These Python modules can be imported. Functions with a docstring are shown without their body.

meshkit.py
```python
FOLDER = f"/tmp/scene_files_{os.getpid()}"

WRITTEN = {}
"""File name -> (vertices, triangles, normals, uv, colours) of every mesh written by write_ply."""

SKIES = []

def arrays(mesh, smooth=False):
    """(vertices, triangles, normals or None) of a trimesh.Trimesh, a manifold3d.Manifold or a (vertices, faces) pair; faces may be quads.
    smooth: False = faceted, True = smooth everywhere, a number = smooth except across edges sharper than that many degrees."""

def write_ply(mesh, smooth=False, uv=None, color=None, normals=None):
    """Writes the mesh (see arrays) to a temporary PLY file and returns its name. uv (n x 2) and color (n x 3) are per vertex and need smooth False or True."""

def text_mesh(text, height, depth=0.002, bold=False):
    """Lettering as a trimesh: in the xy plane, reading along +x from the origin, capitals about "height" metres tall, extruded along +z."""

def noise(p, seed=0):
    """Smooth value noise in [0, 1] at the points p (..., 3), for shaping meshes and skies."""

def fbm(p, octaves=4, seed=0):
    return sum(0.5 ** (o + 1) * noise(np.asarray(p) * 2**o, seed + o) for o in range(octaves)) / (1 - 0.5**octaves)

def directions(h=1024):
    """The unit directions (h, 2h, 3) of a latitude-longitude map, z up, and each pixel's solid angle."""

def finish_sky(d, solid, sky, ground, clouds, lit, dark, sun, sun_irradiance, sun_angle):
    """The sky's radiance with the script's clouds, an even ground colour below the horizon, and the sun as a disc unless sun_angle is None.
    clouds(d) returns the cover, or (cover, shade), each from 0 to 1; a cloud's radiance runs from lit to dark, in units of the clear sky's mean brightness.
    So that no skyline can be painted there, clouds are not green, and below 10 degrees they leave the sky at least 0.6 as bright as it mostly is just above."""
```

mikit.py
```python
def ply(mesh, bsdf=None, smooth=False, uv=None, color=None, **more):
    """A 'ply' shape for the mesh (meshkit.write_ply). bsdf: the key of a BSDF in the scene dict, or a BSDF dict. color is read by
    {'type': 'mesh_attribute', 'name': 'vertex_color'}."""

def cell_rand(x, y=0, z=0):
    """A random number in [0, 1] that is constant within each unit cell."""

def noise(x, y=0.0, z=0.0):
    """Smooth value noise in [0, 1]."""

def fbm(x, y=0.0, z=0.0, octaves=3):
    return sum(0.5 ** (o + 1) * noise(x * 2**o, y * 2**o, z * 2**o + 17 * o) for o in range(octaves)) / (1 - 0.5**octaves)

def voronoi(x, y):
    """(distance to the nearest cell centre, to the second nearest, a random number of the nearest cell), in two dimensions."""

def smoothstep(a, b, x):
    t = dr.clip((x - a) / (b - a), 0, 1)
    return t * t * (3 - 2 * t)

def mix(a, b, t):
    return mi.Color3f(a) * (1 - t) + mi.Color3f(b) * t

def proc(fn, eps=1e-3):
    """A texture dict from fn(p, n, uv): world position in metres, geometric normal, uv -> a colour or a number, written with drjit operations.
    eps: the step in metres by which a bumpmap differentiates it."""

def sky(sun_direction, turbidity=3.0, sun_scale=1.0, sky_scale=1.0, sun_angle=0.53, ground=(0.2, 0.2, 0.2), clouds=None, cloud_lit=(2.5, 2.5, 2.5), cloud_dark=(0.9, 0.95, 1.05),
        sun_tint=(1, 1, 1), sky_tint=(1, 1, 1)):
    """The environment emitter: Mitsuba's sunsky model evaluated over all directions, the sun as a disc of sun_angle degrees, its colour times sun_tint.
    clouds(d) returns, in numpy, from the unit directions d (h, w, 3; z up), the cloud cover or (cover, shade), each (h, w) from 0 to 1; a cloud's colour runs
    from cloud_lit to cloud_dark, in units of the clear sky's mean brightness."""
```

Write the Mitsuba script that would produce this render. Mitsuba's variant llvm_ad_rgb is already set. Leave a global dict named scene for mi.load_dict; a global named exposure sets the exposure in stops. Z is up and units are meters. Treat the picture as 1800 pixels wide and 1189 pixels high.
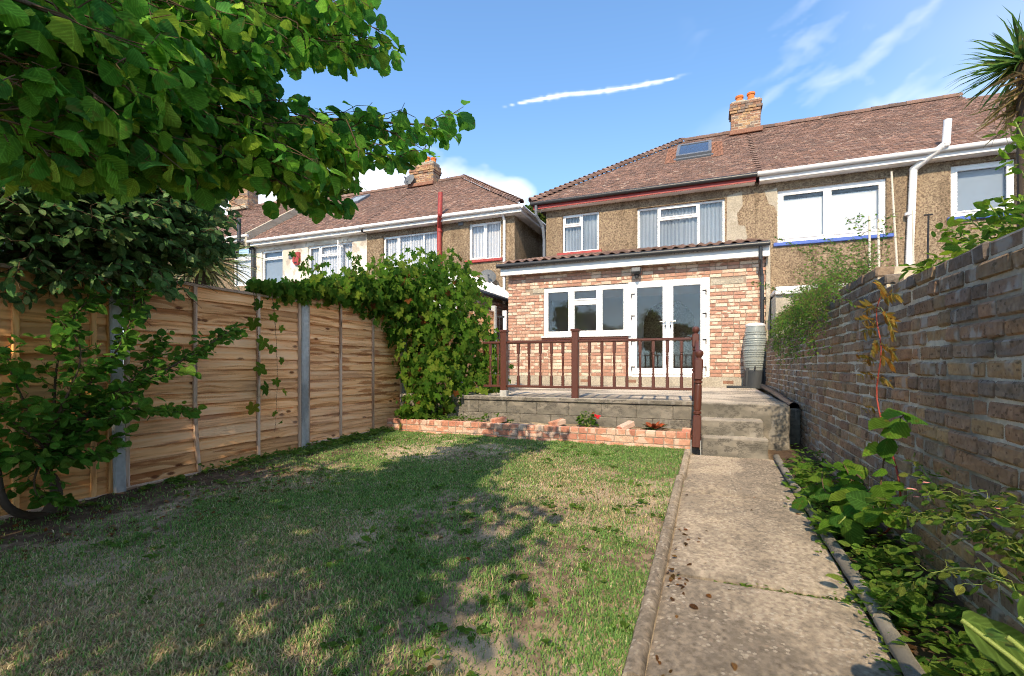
import math, random
import numpy as np, trimesh, drjit as dr, mitsuba as mi
import mikit, meshkit
from mikit import proc, noise, fbm, voronoi, cell_rand, smoothstep, mix
from shapely.geometry import Polygon, Point, box as sbox

# ------------------------------------------------------------------ camera, sky, exposure
F, CX, HY, TH, EZ = 855.0, 900.0, 644.0, math.atan(347 / 855), 1.1     # surveyed from the photograph, 1800 x 1189
S_, C_ = math.sin(TH), math.cos(TH)
T = mi.ScalarTransform4f
scene, labels = {}, {}
scene['camera'] = {'type': 'perspective', 'fov': 2 * math.degrees(math.atan(900 / F)), 'fov_axis': 'x', 'near_clip': 0.05, 'far_clip': 2000.0,
                   'principal_point_offset_y': -(HY - 594.5) / 1189.0,
                   'to_world': T().look_at(origin=[0, 0, EZ], target=[-S_, C_, EZ], up=[0, 0, 1])}
exposure = 2.4
SUN = np.array([0.075, -1.0, 0.76]); SUN /= np.linalg.norm(SUN)


def dirpx(px, py):
    u, v = (px - CX) / F, (py - HY) / F
    d = np.array([-S_ + u * C_, C_ + u * S_, -v])
    return d / np.linalg.norm(d)


def clouds(d):
    az = np.arctan2(d[..., 0], d[..., 1]); el = np.arcsin(np.clip(d[..., 2], -1, 1))
    q = np.stack([az * 5, el * 9, az * 0], -1)
    n = meshkit.fbm(q * 1.6, 5, 3)
    # cumulus bank low over the roofs on the left
    top = np.interp(az, [-1.6, -.95, -.72, -.5, -.386, -.29, -.15, .2], [.26, .31, .385, .395, .36, .315, .2, .05])
    bank = np.clip((top - el) / 0.05 + (n - .5) * 3.0, 0, 1) * np.clip((az + 1.3) / .3, 0, 1)
    hole = np.clip((meshkit.fbm(q * np.array([1.2, 3.5, 1]), 4, 21) - .55) * 7, 0, 1) * np.clip((.27 - el) / .04, 0, 1)
    bank = bank * (1 - .8 * hole)
    # streaky cirrus to the right
    s = np.stack([az * 3.0 + el * 3.5, el * 16 - az * 6.5, az * 0 + 3], -1)
    s = s + .5 * meshkit.fbm(q * 3, 3, 17)[..., None]
    streak = np.clip((meshkit.fbm(s * 1.6, 6, 5) - .50) * 3.4, 0, 1) * np.clip((az + .06) / .22, 0, 1) * np.clip((meshkit.fbm(q * 1.1, 2, 14) - .3) * 4, .15, 1)
    haze = np.clip((meshkit.fbm(d * 2.2 + 4, 4, 9) - .30) * 2.6, 0, 1) * np.clip((d[..., 0] - .14) / .5, 0, 1) * .8
    other = np.clip((n - .55) * 3, 0, 1) * np.clip((np.abs(az) - 1.3) / .4, 0, 1)
    # vapour trail
    a, b = dirpx(880, 191), dirpx(1218, 131)
    nn = np.cross(a, b); nn /= np.linalg.norm(nn); e1 = (a + b) / np.linalg.norm(a + b); e2 = np.cross(nn, e1)
    t = np.arctan2(d @ e2, d @ e1); half = math.acos(np.clip(a @ b, -1, 1)) / 2
    w = (t + half) / (2 * half)
    sag = -.0035 * np.sin(w * 6.5) + .0016 * (meshkit.noise(np.stack([w * 14, w * 0, w * 0], -1), 4) - .5)
    wid = .0024 * np.clip(w * 4, .35, 1) * np.clip((1.02 - w) * 4, .15, 1.0) * (0.75 + .7 * meshkit.noise(np.stack([w * 45, w * 0, w * 0 + 5], -1), 2))
    off = np.arcsin(np.clip(d @ nn, -1, 1)) - sag
    trail = np.exp(-(off / wid) ** 2) * np.clip(w * 8, 0, 1) * np.clip((1 - w) * 10, 0, 1) * .95 * (d @ e1 > 0)
    veil = .02 + .07 * np.clip((.5 - el) / .5, 0, 1)
    cover = 1 - (1 - veil) * (1 - bank * .92) * (1 - streak * .34) * (1 - haze) * (1 - other * .6) * (1 - trail)
    shade = bank * np.clip((meshkit.fbm(q * 1.3 + 7, 4, 12) - .42) * 1.6, 0, .45)
    return cover, shade


scene['sky'] = mikit.sky(SUN.tolist(), turbidity=2.6, sun_scale=.78, sky_scale=1.5, sky_tint=(.84, 1.0, 1.08), clouds=clouds, cloud_lit=(2.5, 2.5, 2.55), cloud_dark=(1.3, 1.4, 1.6))


# ------------------------------------------------------------------ survey helpers (measured points to metres)
def ray(px, py):
    u, v = (px - CX) / F, (py - HY) / F
    return np.array([-S_ + u * C_, C_ + u * S_, -v])


O = np.array([0, 0, EZ])
def on_x(px, py, X): r = ray(px, py); return O + r * (X / r[0])
def on_y(px, py, Y): r = ray(px, py); return O + r * (Y / r[1])
def far(px, py, d): return O + ray(px, py) * d
def proj(p):
    q = np.asarray(p, float) - O
    d = np.maximum(-q[..., 0] * S_ + q[..., 1] * C_, 1e-3)
    return CX + F * (q[..., 0] * C_ + q[..., 1] * S_) / d, HY - F * q[..., 2] / d, d
def ground_z(y): return .01 + .027 * np.clip(y, -6, 6.5)


# ------------------------------------------------------------------ scene bookkeeping
_n = {}
def key(parent, name):
    k = name if not parent else parent + '__' + name
    n = _n.get(k, 0); _n[k] = n + 1
    return k if n == 0 else f'{k}_{n:03d}'
def tag(k, label=None, cat=None, group=None, kind=None):
    d = {}
    if label: d['label'] = label
    if cat: d['category'] = cat
    if group: d['group'] = group
    if kind: d['kind'] = kind
    labels[k] = d
    return k
def thing(name, label, cat, group=None): return tag(key(None, name), label, cat, group)
def struct(name, mesh, bsdf, label, **kw):
    k = key(None, name); scene[k] = mikit.ply(mesh, bsdf, **kw)
    return tag(k, label, None, None, 'structure')
def part(parent, name, mesh, bsdf, label=None, kind=None, **kw):
    k = key(parent, name)
    scene[k] = mikit.ply(mesh, bsdf, **kw)
    if label or kind: tag(k, label, None, None, kind)
    return k


# ------------------------------------------------------------------ mesh helpers
def cat(ms):
    v, f, u, o = [], [], [], 0
    for m in ms:
        v.append(m[0]); f.append(m[1] + o); o += len(m[0])
        if len(m) > 2: u.append(m[2])
    return (np.vstack(v), np.vstack(f), np.vstack(u)) if u else (np.vstack(v), np.vstack(f))
QB = np.array([[0, 1, 3, 2], [4, 6, 7, 5], [0, 4, 5, 1], [2, 3, 7, 6], [0, 2, 6, 4], [1, 5, 7, 3]])
FB = np.vstack([QB[:, [0, 1, 2]], QB[:, [0, 2, 3]]])
SG = np.array([[x, y, z] for x in (-1, 1) for y in (-1, 1) for z in (-1, 1)], float)
def box(x0, x1, y0, y1, z0, z1):
    c, h = np.array([x0 + x1, y0 + y1, z0 + z1]) / 2, np.array([x1 - x0, y1 - y0, z1 - z0]) / 2
    return c + SG * h, FB.copy()
_h = trimesh.convex.convex_hull(np.array([[sx * (1 - .2 * (k != 0)), sy * (1 - .2 * (k != 1)), sz * (1 - .2 * (k != 2))] for sx in (-1, 1) for sy in (-1, 1) for sz in (-1, 1) for k in range(3)]))
CBV = np.sign(_h.vertices); CBM = (np.abs(_h.vertices) < .99).astype(float); CBF = np.array(_h.faces)
def cbox(x0, x1, y0, y1, z0, z1, b=.005):
    """a box with chamfered edges"""
    c, h = np.array([x0 + x1, y0 + y1, z0 + z1]) / 2, np.array([x1 - x0, y1 - y0, z1 - z0]) / 2
    return c + CBV * (h - CBM * min(b, h.min() * .45)), CBF.copy()
def iduv(m, i, c=None):
    """uv with an integer id packed in, so that alike pieces differ in tone"""
    v = m[0]; c = v.mean(0) if c is None else c
    l = v - c
    return m[0], m[1], np.stack([8.0 * i + np.clip(l[:, 0] + l[:, 1], -3.9, 3.9), l[:, 2] + .5 * (l[:, 1] - l[:, 0])], 1)
def tube(pts, rad, sides=8, cap=True):
    p = np.asarray(pts, float); n = len(p); r = np.broadcast_to(np.asarray(rad, float), (n,))
    t = np.gradient(p, axis=0); t /= np.linalg.norm(t, axis=1, keepdims=True) + 1e-12
    ref = np.array([0, 0, 1.0]) if abs(t[:, 2]).mean() < .8 else np.array([1.0, 0, 0])
    a = np.cross(t, ref); a /= np.linalg.norm(a, axis=1, keepdims=True) + 1e-12; b = np.cross(t, a)
    ang = np.arange(sides) * 2 * np.pi / sides
    v = p[:, None] + r[:, None, None] * (np.cos(ang)[None, :, None] * a[:, None] + np.sin(ang)[None, :, None] * b[:, None])
    i, j = np.meshgrid(np.arange(n - 1), np.arange(sides), indexing='ij')
    q = np.stack([i * sides + j, i * sides + (j + 1) % sides, (i + 1) * sides + (j + 1) % sides, (i + 1) * sides + j], -1).reshape(-1, 4)
    f = np.vstack([q[:, [0, 2, 1]], q[:, [0, 3, 2]]]); v = v.reshape(-1, 3)
    if cap:
        m = len(v); v = np.vstack([v, p[0], p[-1]]); k = np.arange(sides); k2 = (k + 1) % sides
        f = np.vstack([f, np.stack([k, k2, k * 0 + m], 1), np.stack([k2 + (n - 1) * sides, k + (n - 1) * sides, k * 0 + m + 1], 1)])
    return v, f
def curve(pts, n=12):
    """smooth polyline through the points"""
    p = np.asarray(pts, float)
    if len(p) == 2: return p[0] + (p[1] - p[0]) * np.linspace(0, 1, n)[:, None]
    from scipy.interpolate import CubicSpline
    s = np.concatenate([[0], np.cumsum(np.linalg.norm(np.diff(p, axis=0), axis=1))])
    return CubicSpline(s, p)(np.linspace(0, s[-1], n))
def lathe(prof, sides=24, at=(0, 0, 0), square=0):
    """revolved (r, z) profile"""
    pr = np.asarray(prof, float); ang = np.arange(sides) * 2 * np.pi / sides
    v = np.stack([pr[:, None, 0] * np.cos(ang), pr[:, None, 0] * np.sin(ang), np.repeat(pr[:, 1:2], sides, 1)], -1)
    n = len(pr); i, j = np.meshgrid(np.arange(n - 1), np.arange(sides), indexing='ij')
    q = np.stack([i * sides + j, i * sides + (j + 1) % sides, (i + 1) * sides + (j + 1) % sides, (i + 1) * sides + j], -1).reshape(-1, 4)
    v = v.reshape(-1, 3); f = np.vstack([q[:, [0, 1, 2]], q[:, [0, 2, 3]]])
    m = len(v); v = np.vstack([v, [0, 0, pr[0, 1]], [0, 0, pr[-1, 1]]]); k = np.arange(sides); k2 = (k + 1) % sides
    f = np.vstack([f, np.stack([k2, k, k * 0 + m], 1), np.stack([k + (n - 1) * sides, k2 + (n - 1) * sides, k * 0 + m + 1], 1)])
    return v + np.asarray(at), f
def extrude(poly, y0, y1):
    """polygon in (x, z) as a wall between y0 and y1"""
    m = trimesh.creation.extrude_polygon(poly, y1 - y0, engine='earcut')
    v = np.array(m.vertices); v = np.stack([v[:, 0], y0 + v[:, 2], v[:, 1]], 1)
    return v, np.array(m.faces)[:, ::-1]
def move(m, t): return (m[0] + np.asarray(t, float), *m[1:])
def rotz(m, a, c=(0, 0, 0)):
    ca, sa = math.cos(a), math.sin(a); v = m[0] - np.asarray(c)
    return (np.stack([v[:, 0] * ca - v[:, 1] * sa, v[:, 0] * sa + v[:, 1] * ca, v[:, 2]], 1) + np.asarray(c), *m[1:])
def apart(m, M): return (m[0] @ np.asarray(M).T, *m[1:])
def size_seen(c, s):
    px, py, d = proj(np.asarray(c)); ok = (px > -30) & (px < 1830) & (py > -30) & (py < 1220) & (d > .3)
    return np.where(ok, np.asarray(s) / d, 0)
def pieces(parent, name, ms, bsdf, most=300, rest=None, **kw):
    """each piece an entry of its own; past the limit the pieces that show smallest are joined"""
    ms = list(ms); big = np.array([m[0].max(0) - m[0].min(0) for m in ms]).max(1); c = np.array([m[0].mean(0) for m in ms])
    order = np.argsort(-size_seen(c, big), kind='stable')
    for i in order[:most]:
        m = ms[i]; part(parent, name, m[:2], bsdf, uv=m[2] if len(m) > 2 else None, **kw)
    if len(order) > most:
        m = cat([ms[i] for i in order[most:]])
        part(parent, rest or name + '_mass', m[:2], bsdf, kind='stuff', uv=m[2] if len(m) > 2 else None, **kw)


# ------------------------------------------------------------------ materials
def two(d): return {'type': 'twosided', 'bsdf': d}
def pr(col, rough=.6, spec=.4, **kw):
    c = col if isinstance(col, dict) else {'type': 'rgb', 'value': list(col)}
    return {'type': 'principled', 'base_color': c, 'roughness': rough, 'specular': spec, **kw}
def bump(d, fn, scale=1.0, eps=2e-3): return {'type': 'bumpmap', 'arbitrary': proc(fn, eps), 'scale': scale, 'bsdf': d}
def ident(uv): return dr.floor((uv.x + 4) / 8)
def pal(r, *cols):
    """one of the colours by a random number, evenly"""
    c = mi.Color3f(cols[0])
    for k in range(1, len(cols)): c = dr.select(r > k / len(cols), mi.Color3f(cols[k]), c)
    return c
def f_own(p, n, uv):
    """the colour of each leaf or blade, packed in its uv"""
    k = dr.floor(uv.x); return mi.Color3f(k / 1000, uv.x - k, uv.y)
V3 = proc(f_own)
LEAF_TABLE = [[.1, .2, .05]]
def f_leaf(p, n, uv):
    i = dr.clip(dr.floor((uv.x + 1) / 2), 0, len(LEAF_TABLE) - 1); x = dr.abs(uv.x - 2 * i); k = mi.UInt32(i)
    t = np.array(LEAF_TABLE, np.float32).T
    c = mi.Color3f(*[dr.gather(mi.Float, mi.Float(np.ascontiguousarray(t[j])), k) for j in range(3)])
    q = (uv.y - .75 * x) * 8.0; q = dr.abs(q - dr.floor(q) - .5)
    vein = dr.maximum(smoothstep(.10, .02, q) * smoothstep(.5, .1, x) * .55, smoothstep(.030, .010, x))
    c = c * (.86 + .28 * noise(uv.x * 7, uv.y * 9, i)) * (1 - .18 * smoothstep(.12, .3, q))
    brown = smoothstep(.74, .80, noise(uv.x * 5 + 9, uv.y * 6, i * 3.7)) * .7
    return mix(mix(c, c * 1.5 + mi.Color3f(.03, .04, .01), vein * .6), (.20, .13, .04), brown * .6)
V4 = proc(f_leaf)
def leafuv(tpl_v, col, R):
    """uv of leaves: which of the plant's tones, and where on the blade"""
    m = min(48, len(col)); pick = R.permutation(len(col))[:m]; base_i = len(LEAF_TABLE); LEAF_TABLE.extend(np.clip(col[pick], .002, .95).tolist())
    near = ((col[:, None] - col[pick][None]) ** 2).sum(-1).argmin(1) + base_i
    return near
def own(c):
    c = np.clip(c, .002, .98); return np.stack([np.floor(c[:, 0] * 1000) + c[:, 1], c[:, 2]], 1)


def f_garden_brick(p, n, uv):
    i = ident(uv); r = cell_rand(i, 3); r2 = cell_rand(i, 7)
    c = pal(r, (.345, .205, .115), (.31, .175, .10), (.28, .18, .105), (.36, .225, .115), (.32, .18, .10), (.28, .16, .10), (.23, .15, .10))
    hi = smoothstep(1.15, 1.6, p.z)
    soot = hi * (.35 + .5 * noise(p.y * 3, p.z * 6, 4)) + .30 * smoothstep(.58, .8, fbm(p.y * 2.3, p.z * 3, 1, 3)) + .38 * smoothstep(.78, .9, r2)
    c = mix(c, (.10, .09, .08), dr.clip(soot * .85, 0, .92)) * (.8 + .4 * r2)
    g = fbm(p.y * 70, p.z * 70, p.x * 60, 4); g2 = fbm(p.y * 14, p.z * 18, r * 7, 3)
    c = c * (.60 + .85 * g) * (.74 + .56 * g2)
    pit = smoothstep(.74, .82, noise(p.y * 70 + 9, p.z * 70, p.x * 50))
    c = c * (1 - .4 * pit)
    eff = smoothstep(.56, .70, fbm(p.y * 16 + 3, p.z * 9, r * 5, 4)) * smoothstep(.35, .6, noise(p.y * 1.2, p.z * 1.5, 7)) * .6
    eff = eff + .55 * smoothstep(.5, .75, fbm(p.y * 14, p.z * 14, 2, 3)) * smoothstep(.62, .2, p.z) * smoothstep(4.0, 7.0, p.y)
    return mix(c, (.40, .37, .33), dr.clip(eff, 0, .8))
def h_grain(p, n, uv): return .005 * fbm(p.x * 90 + p.y * 90, p.z * 90, p.y * 40, 3) + .009 * fbm(p.y * 26 + p.x * 26, p.z * 30, 3, 3)
def f_mortar(p, n, uv):
    g = fbm(p.x * 45 + p.y * 45, p.z * 45, 1, 3); d = fbm(p.y * 3, p.z * 4, 5, 3)
    return mix((.52, .46, .36), (.25, .22, .175), smoothstep(.42, .75, d)) * (.75 + .5 * g)
def f_house_brick(p, n, uv):
    i = ident(uv); r = cell_rand(i, 5); r2 = cell_rand(i, 9)
    c = pal(r, (.42, .235, .17), (.46, .265, .19), (.38, .205, .15), (.49, .30, .215), (.42, .24, .175), (.45, .25, .185), (.58, .44, .34), (.62, .51, .40))
    g = fbm(p.x * 38, p.z * 38, r2 * 9, 3)
    pale = smoothstep(.50, .64, noise(p.x * 12 + r * 40, p.z * 16, 3)) * smoothstep(.3, .7, r2) * .75
    return mix(c * (.75 + .5 * g), (.70, .58, .46), pale)
def f_red_brick(p, n, uv):
    i = ident(uv); r = cell_rand(i, 5); r2 = cell_rand(i, 9)
    c = pal(r, (.46, .215, .145), (.50, .25, .165), (.42, .185, .125), (.53, .29, .20), (.48, .235, .16), (.44, .20, .14), (.56, .38, .28))
    g = fbm(p.x * 30, p.z * 30, r2 * 9, 3)
    pale = smoothstep(.58, .72, noise(p.x * 14 + r * 40, p.z * 18, 3)) * .6
    return mix(c * (.68 + .6 * g), (.62, .52, .42), pale)
def f_chim_brick(p, n, uv):
    i = ident(uv); r = cell_rand(i, 5)
    c = pal(r, (.34, .19, .12), (.40, .26, .15), (.28, .16, .11), (.22, .17, .14))
    return c * (.6 + .7 * fbm(p.x * 14 + p.y * 14, p.z * 14, 2, 3))
def f_pebble(p, n, uv):
    a = noise((p.x + p.y) * 42, p.z * 42, p.y * 20); b = noise((p.x + p.y) * 85, p.z * 85, 3)
    c = mix((.135, .095, .062), (.40, .31, .215), dr.clip((a * .6 + b * .4 - .22) * 1.7, 0, 1))
    st = fbm(p.x * .9, p.z * .6, 2, 3); run = fbm(p.x * 5 + p.y * 5, p.z * .5, 3, 3)
    c = mix(c, c * mi.Color3f(.70, .68, .66), smoothstep(.52, .68, run) * .7)
    return c * (.74 + .42 * st)
def h_pebble(p, n, uv): return .012 * noise((p.x + p.y) * 60, p.z * 60, p.y * 60)
def f_render_white(p, n, uv):
    d = fbm(p.x * 1.8, p.z * 2.2, 1, 4); f2 = smoothstep(.56, .66, fbm(p.x * 6, p.z * 5, 8, 4))
    return mix(mix((.74, .70, .62), (.55, .50, .43), smoothstep(.4, .7, d)), (.36, .32, .27), f2 * .7)
def f_patch(p, n, uv): return mix((.30, .26, .20), (.46, .42, .345), fbm(p.x * 5, p.z * 5, 2, 4)) * (.8 + .4 * noise(p.x * 60, p.z * 60))
def f_tile(p, n, uv):
    i = ident(uv); r = cell_rand(i, 2); r2 = cell_rand(i, 4)
    c = pal(r, (.20, .122, .098), (.175, .108, .086), (.225, .14, .11), (.155, .10, .085), (.185, .12, .10), (.21, .13, .105), (.14, .096, .083))
    st = fbm(p.x * .7, p.y * 1.1, p.z, 4); c = mix(c, (.14, .095, .08), smoothstep(.52, .72, st) * .65)
    lich = smoothstep(.70, .78, noise(p.x * 13, p.y * 13, p.z * 13)) * smoothstep(.3, .8, r2) * .5
    return mix(c * (.88 + .26 * r2), (.46, .40, .33), lich)
def f_new_tile(p, n, uv): return mix((.30, .155, .105), (.25, .125, .085), cell_rand(ident(uv), 1))
def wood(base, dark, pale):
    def fn(p, n, uv):
        i = ident(uv); r = cell_rand(i, 1); r2 = cell_rand(i, 8); l = uv.x - 8 * i
        kx, ky = l * 2.6 + r * 13, uv.y * 7 + r * 31
        d1, d2, w = voronoi(kx, ky)
        swirl = .10 * dr.exp(-d1 * d1 * 14) * (w - .3)
        g = fbm(l * 2.2 + r * 40, uv.y * 64 + swirl * 40 + 1.1 * noise(l * 2 + r * 9, uv.y * 6), r2 * 20, 4)
        c = mix(base, dark, smoothstep(.47, .70, g) * .75)
        c = mix(c, pale, smoothstep(.50, .28, g) * .5)
        streak = smoothstep(.585, .66, fbm(l * 1.8 + r * 70, uv.y * 22, r * 9, 4))
        c = mix(c, (dark[0] * .8, dark[1] * .62, dark[2] * .5), streak * .75)
        c = mix(c, (dark[0] * .45, dark[1] * .4, dark[2] * .4), smoothstep(.13, .05, d1) * smoothstep(.5, .6, w))
        wt = smoothstep(.45, .75, fbm(l * .9 + r2 * 7, uv.y * 3 + p.z * 2, 4, 3))
        grey = mi.Color3f((.42, .34, .27))
        return mix(c, grey, wt * .22) * (.82 + .36 * r2)
    return fn
f_wood = wood((.80, .415, .175), (.42, .17, .055), (.84, .56, .32))
f_wood_new = wood((.78, .40, .14), (.48, .22, .07), (.78, .46, .21))
f_batten = wood((.48, .33, .23), (.30, .19, .12), (.60, .47, .36))
def f_concrete(p, n, uv):
    g = fbm(p.x * 28, p.y * 28, p.z * 28, 4); st = fbm(p.x * 2.2, p.y * 2.2, p.z * 4.5, 4); sp = noise(p.x * 90, p.y * 90, p.z * 90)
    c = mix((.29, .262, .22), (.19, .172, .145), smoothstep(.35, .65, st)) * (.72 + .56 * g)
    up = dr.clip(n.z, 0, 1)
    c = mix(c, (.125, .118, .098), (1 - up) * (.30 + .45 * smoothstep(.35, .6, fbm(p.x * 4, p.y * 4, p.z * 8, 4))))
    moss = smoothstep(.44, .60, fbm(p.x * 17, p.y * 17, p.z * 21, 4)) * smoothstep(.36, .6, fbm(p.x * 2.5, p.y * 2.5, p.z * 3, 3)) * (1 - .75 * up)
    c = mix(c, (.085, .08, .07), moss * (.35 + .5 * smoothstep(.3, .6, sp)))
    lime = smoothstep(.66, .74, fbm(p.x * 17, p.y * 17, p.z * 3, 3)) * (1 - up)
    return mix(c, (.42, .40, .37), lime * .25)
def f_paving(p, n, uv):
    g = fbm(p.x * 40, p.y * 40, 0, 3); st = fbm(p.x * 1.6, p.y * 2.6, 3, 4)
    c = mix((.34, .30, .25), (.15, .135, .115), smoothstep(.40, .68, st))
    return c * (.75 + .5 * g)
def f_path(p, n, uv):
    g = fbm(p.x * 58, p.y * 50, 0, 4); st = fbm(p.x * 2.4, p.y * 1.8, 3, 5); edge = fbm(p.x * 1.1 + 3, p.y * .9, 6, 3)
    d1, d2, w = voronoi(p.x * 44, p.y * 44)
    c = mix((.36, .30, .228), (.205, .172, .135), smoothstep(.36, .62, st))
    c = mix(c, (.38, .31, .225), smoothstep(.52, .70, edge) * .55)
    stone = smoothstep(.42, .22, d1)
    c = mix(c * (.40 + 1.1 * g), pal(w, (.40, .35, .28), (.26, .20, .15), (.48, .43, .36), (.16, .13, .105)), stone * .5 * smoothstep(.35, .6, noise(p.x * 16, p.y * 16, 2)))
    blot = smoothstep(.60, .68, fbm(p.x * 7, p.y * 6, 9, 4))
    return mix(c, (.14, .12, .095), blot * .35)
def h_path(p, n, uv):
    d1, d2, w = voronoi(p.x * 55, p.y * 55)
    return .004 * smoothstep(.4, .15, d1) + .006 * fbm(p.x * 20, p.y * 20, 0, 3)
def f_soil(p, n, uv):
    g = fbm(p.x * 26, p.y * 26, 0, 4); st = fbm(p.x * 1.3, p.y * 1.3, 2, 4); t = fbm(p.x * 9, p.y * 9, 4, 3)
    c = mix((.13, .095, .065), (.25, .19, .125), smoothstep(.35, .65, g))
    dry = smoothstep(.40, .62, st) * smoothstep(-4.1, -3.1, p.x) * smoothstep(.6, .3, p.x)
    c = mix(c, (.40, .32, .215), dry * (.35 + .6 * t))
    bed = smoothstep(-3.4, -4.1, p.x + .9 * (t - .5)) + smoothstep(.5, .66, p.x)
    return mix(c, mix((.045, .032, .024), (.10, .07, .048), g), dr.clip(bed, 0, 1))
def f_post(p, n, uv):
    g = fbm(p.x * 40, p.y * 40, p.z * 30, 4); st = fbm(p.x * 8, p.y * 8, p.z * 3, 3)
    return mix((.42, .42, .40), (.24, .245, .235), smoothstep(.4, .7, st)) * (.8 + .4 * g)
def f_net(p, n, uv):
    s = .5 + .5 * dr.sin(p.x * 62 + 3 * noise(p.x * 5, p.z * .6, p.y))
    return mix((.30, .33, .38), (.60, .61, .64), s)
def f_board(p, n, uv): return mi.Color3f((.8, .8, .8)) * (.82 + .22 * fbm(p.x * 3 + p.y * 3, p.z * 6, 1, 3))

B = scene
B['garden_brick'] = two(bump(pr(proc(f_garden_brick), .85, .25), h_grain))
B['mortar'] = two(pr(proc(f_mortar), .95, .1))
B['house_brick'] = two(pr(proc(f_house_brick), .85, .25))
B['red_brick'] = two(pr(proc(f_red_brick), .85, .25))
B['house_mortar'] = two(pr((.30, .245, .195), .95, .1))
B['chim_brick'] = two(pr(proc(f_chim_brick), .9, .2))
B['pebble'] = two(bump(pr(proc(f_pebble), .9, .15), h_pebble))
B['white_render'] = two(pr(proc(f_render_white), .9, .2))
B['cement'] = two(pr(proc(f_patch), .9, .2))
B['tile'] = two(pr(proc(f_tile), .8, .3))
B['new_tile'] = two(pr(proc(f_new_tile), .8, .3))
B['wood'] = two(pr(proc(f_wood), .8, .25))
B['wood_new'] = two(pr(proc(f_wood_new), .75, .25))
B['batten'] = two(pr(proc(f_batten), .8, .25))
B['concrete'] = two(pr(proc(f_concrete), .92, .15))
B['paving'] = two(pr(proc(f_paving), .9, .15))
B['path_mat'] = two(bump(pr(proc(f_path), .92, .15), h_path))
B['soil'] = two(pr(proc(f_soil), .98, .05))
B['post_mat'] = two(pr(proc(f_post), .9, .2))
def f_net_sky_tone(p, n, uv):
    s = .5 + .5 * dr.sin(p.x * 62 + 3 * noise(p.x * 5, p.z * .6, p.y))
    return mix((.17, .205, .25), (.27, .31, .36), s) * (.8 + .4 * noise(p.x * 2, p.z * 1.5, 4))  # grey-blue mottling paints the cloudy sky reflected in the upstairs panes
B['net_sky_tone'] = two(pr(proc(f_net_sky_tone), .9, .1))
B['net'] = two(pr(proc(f_net), .9, .1))
B['white'] = two(pr((.80, .80, .80), .3, .5))
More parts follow.
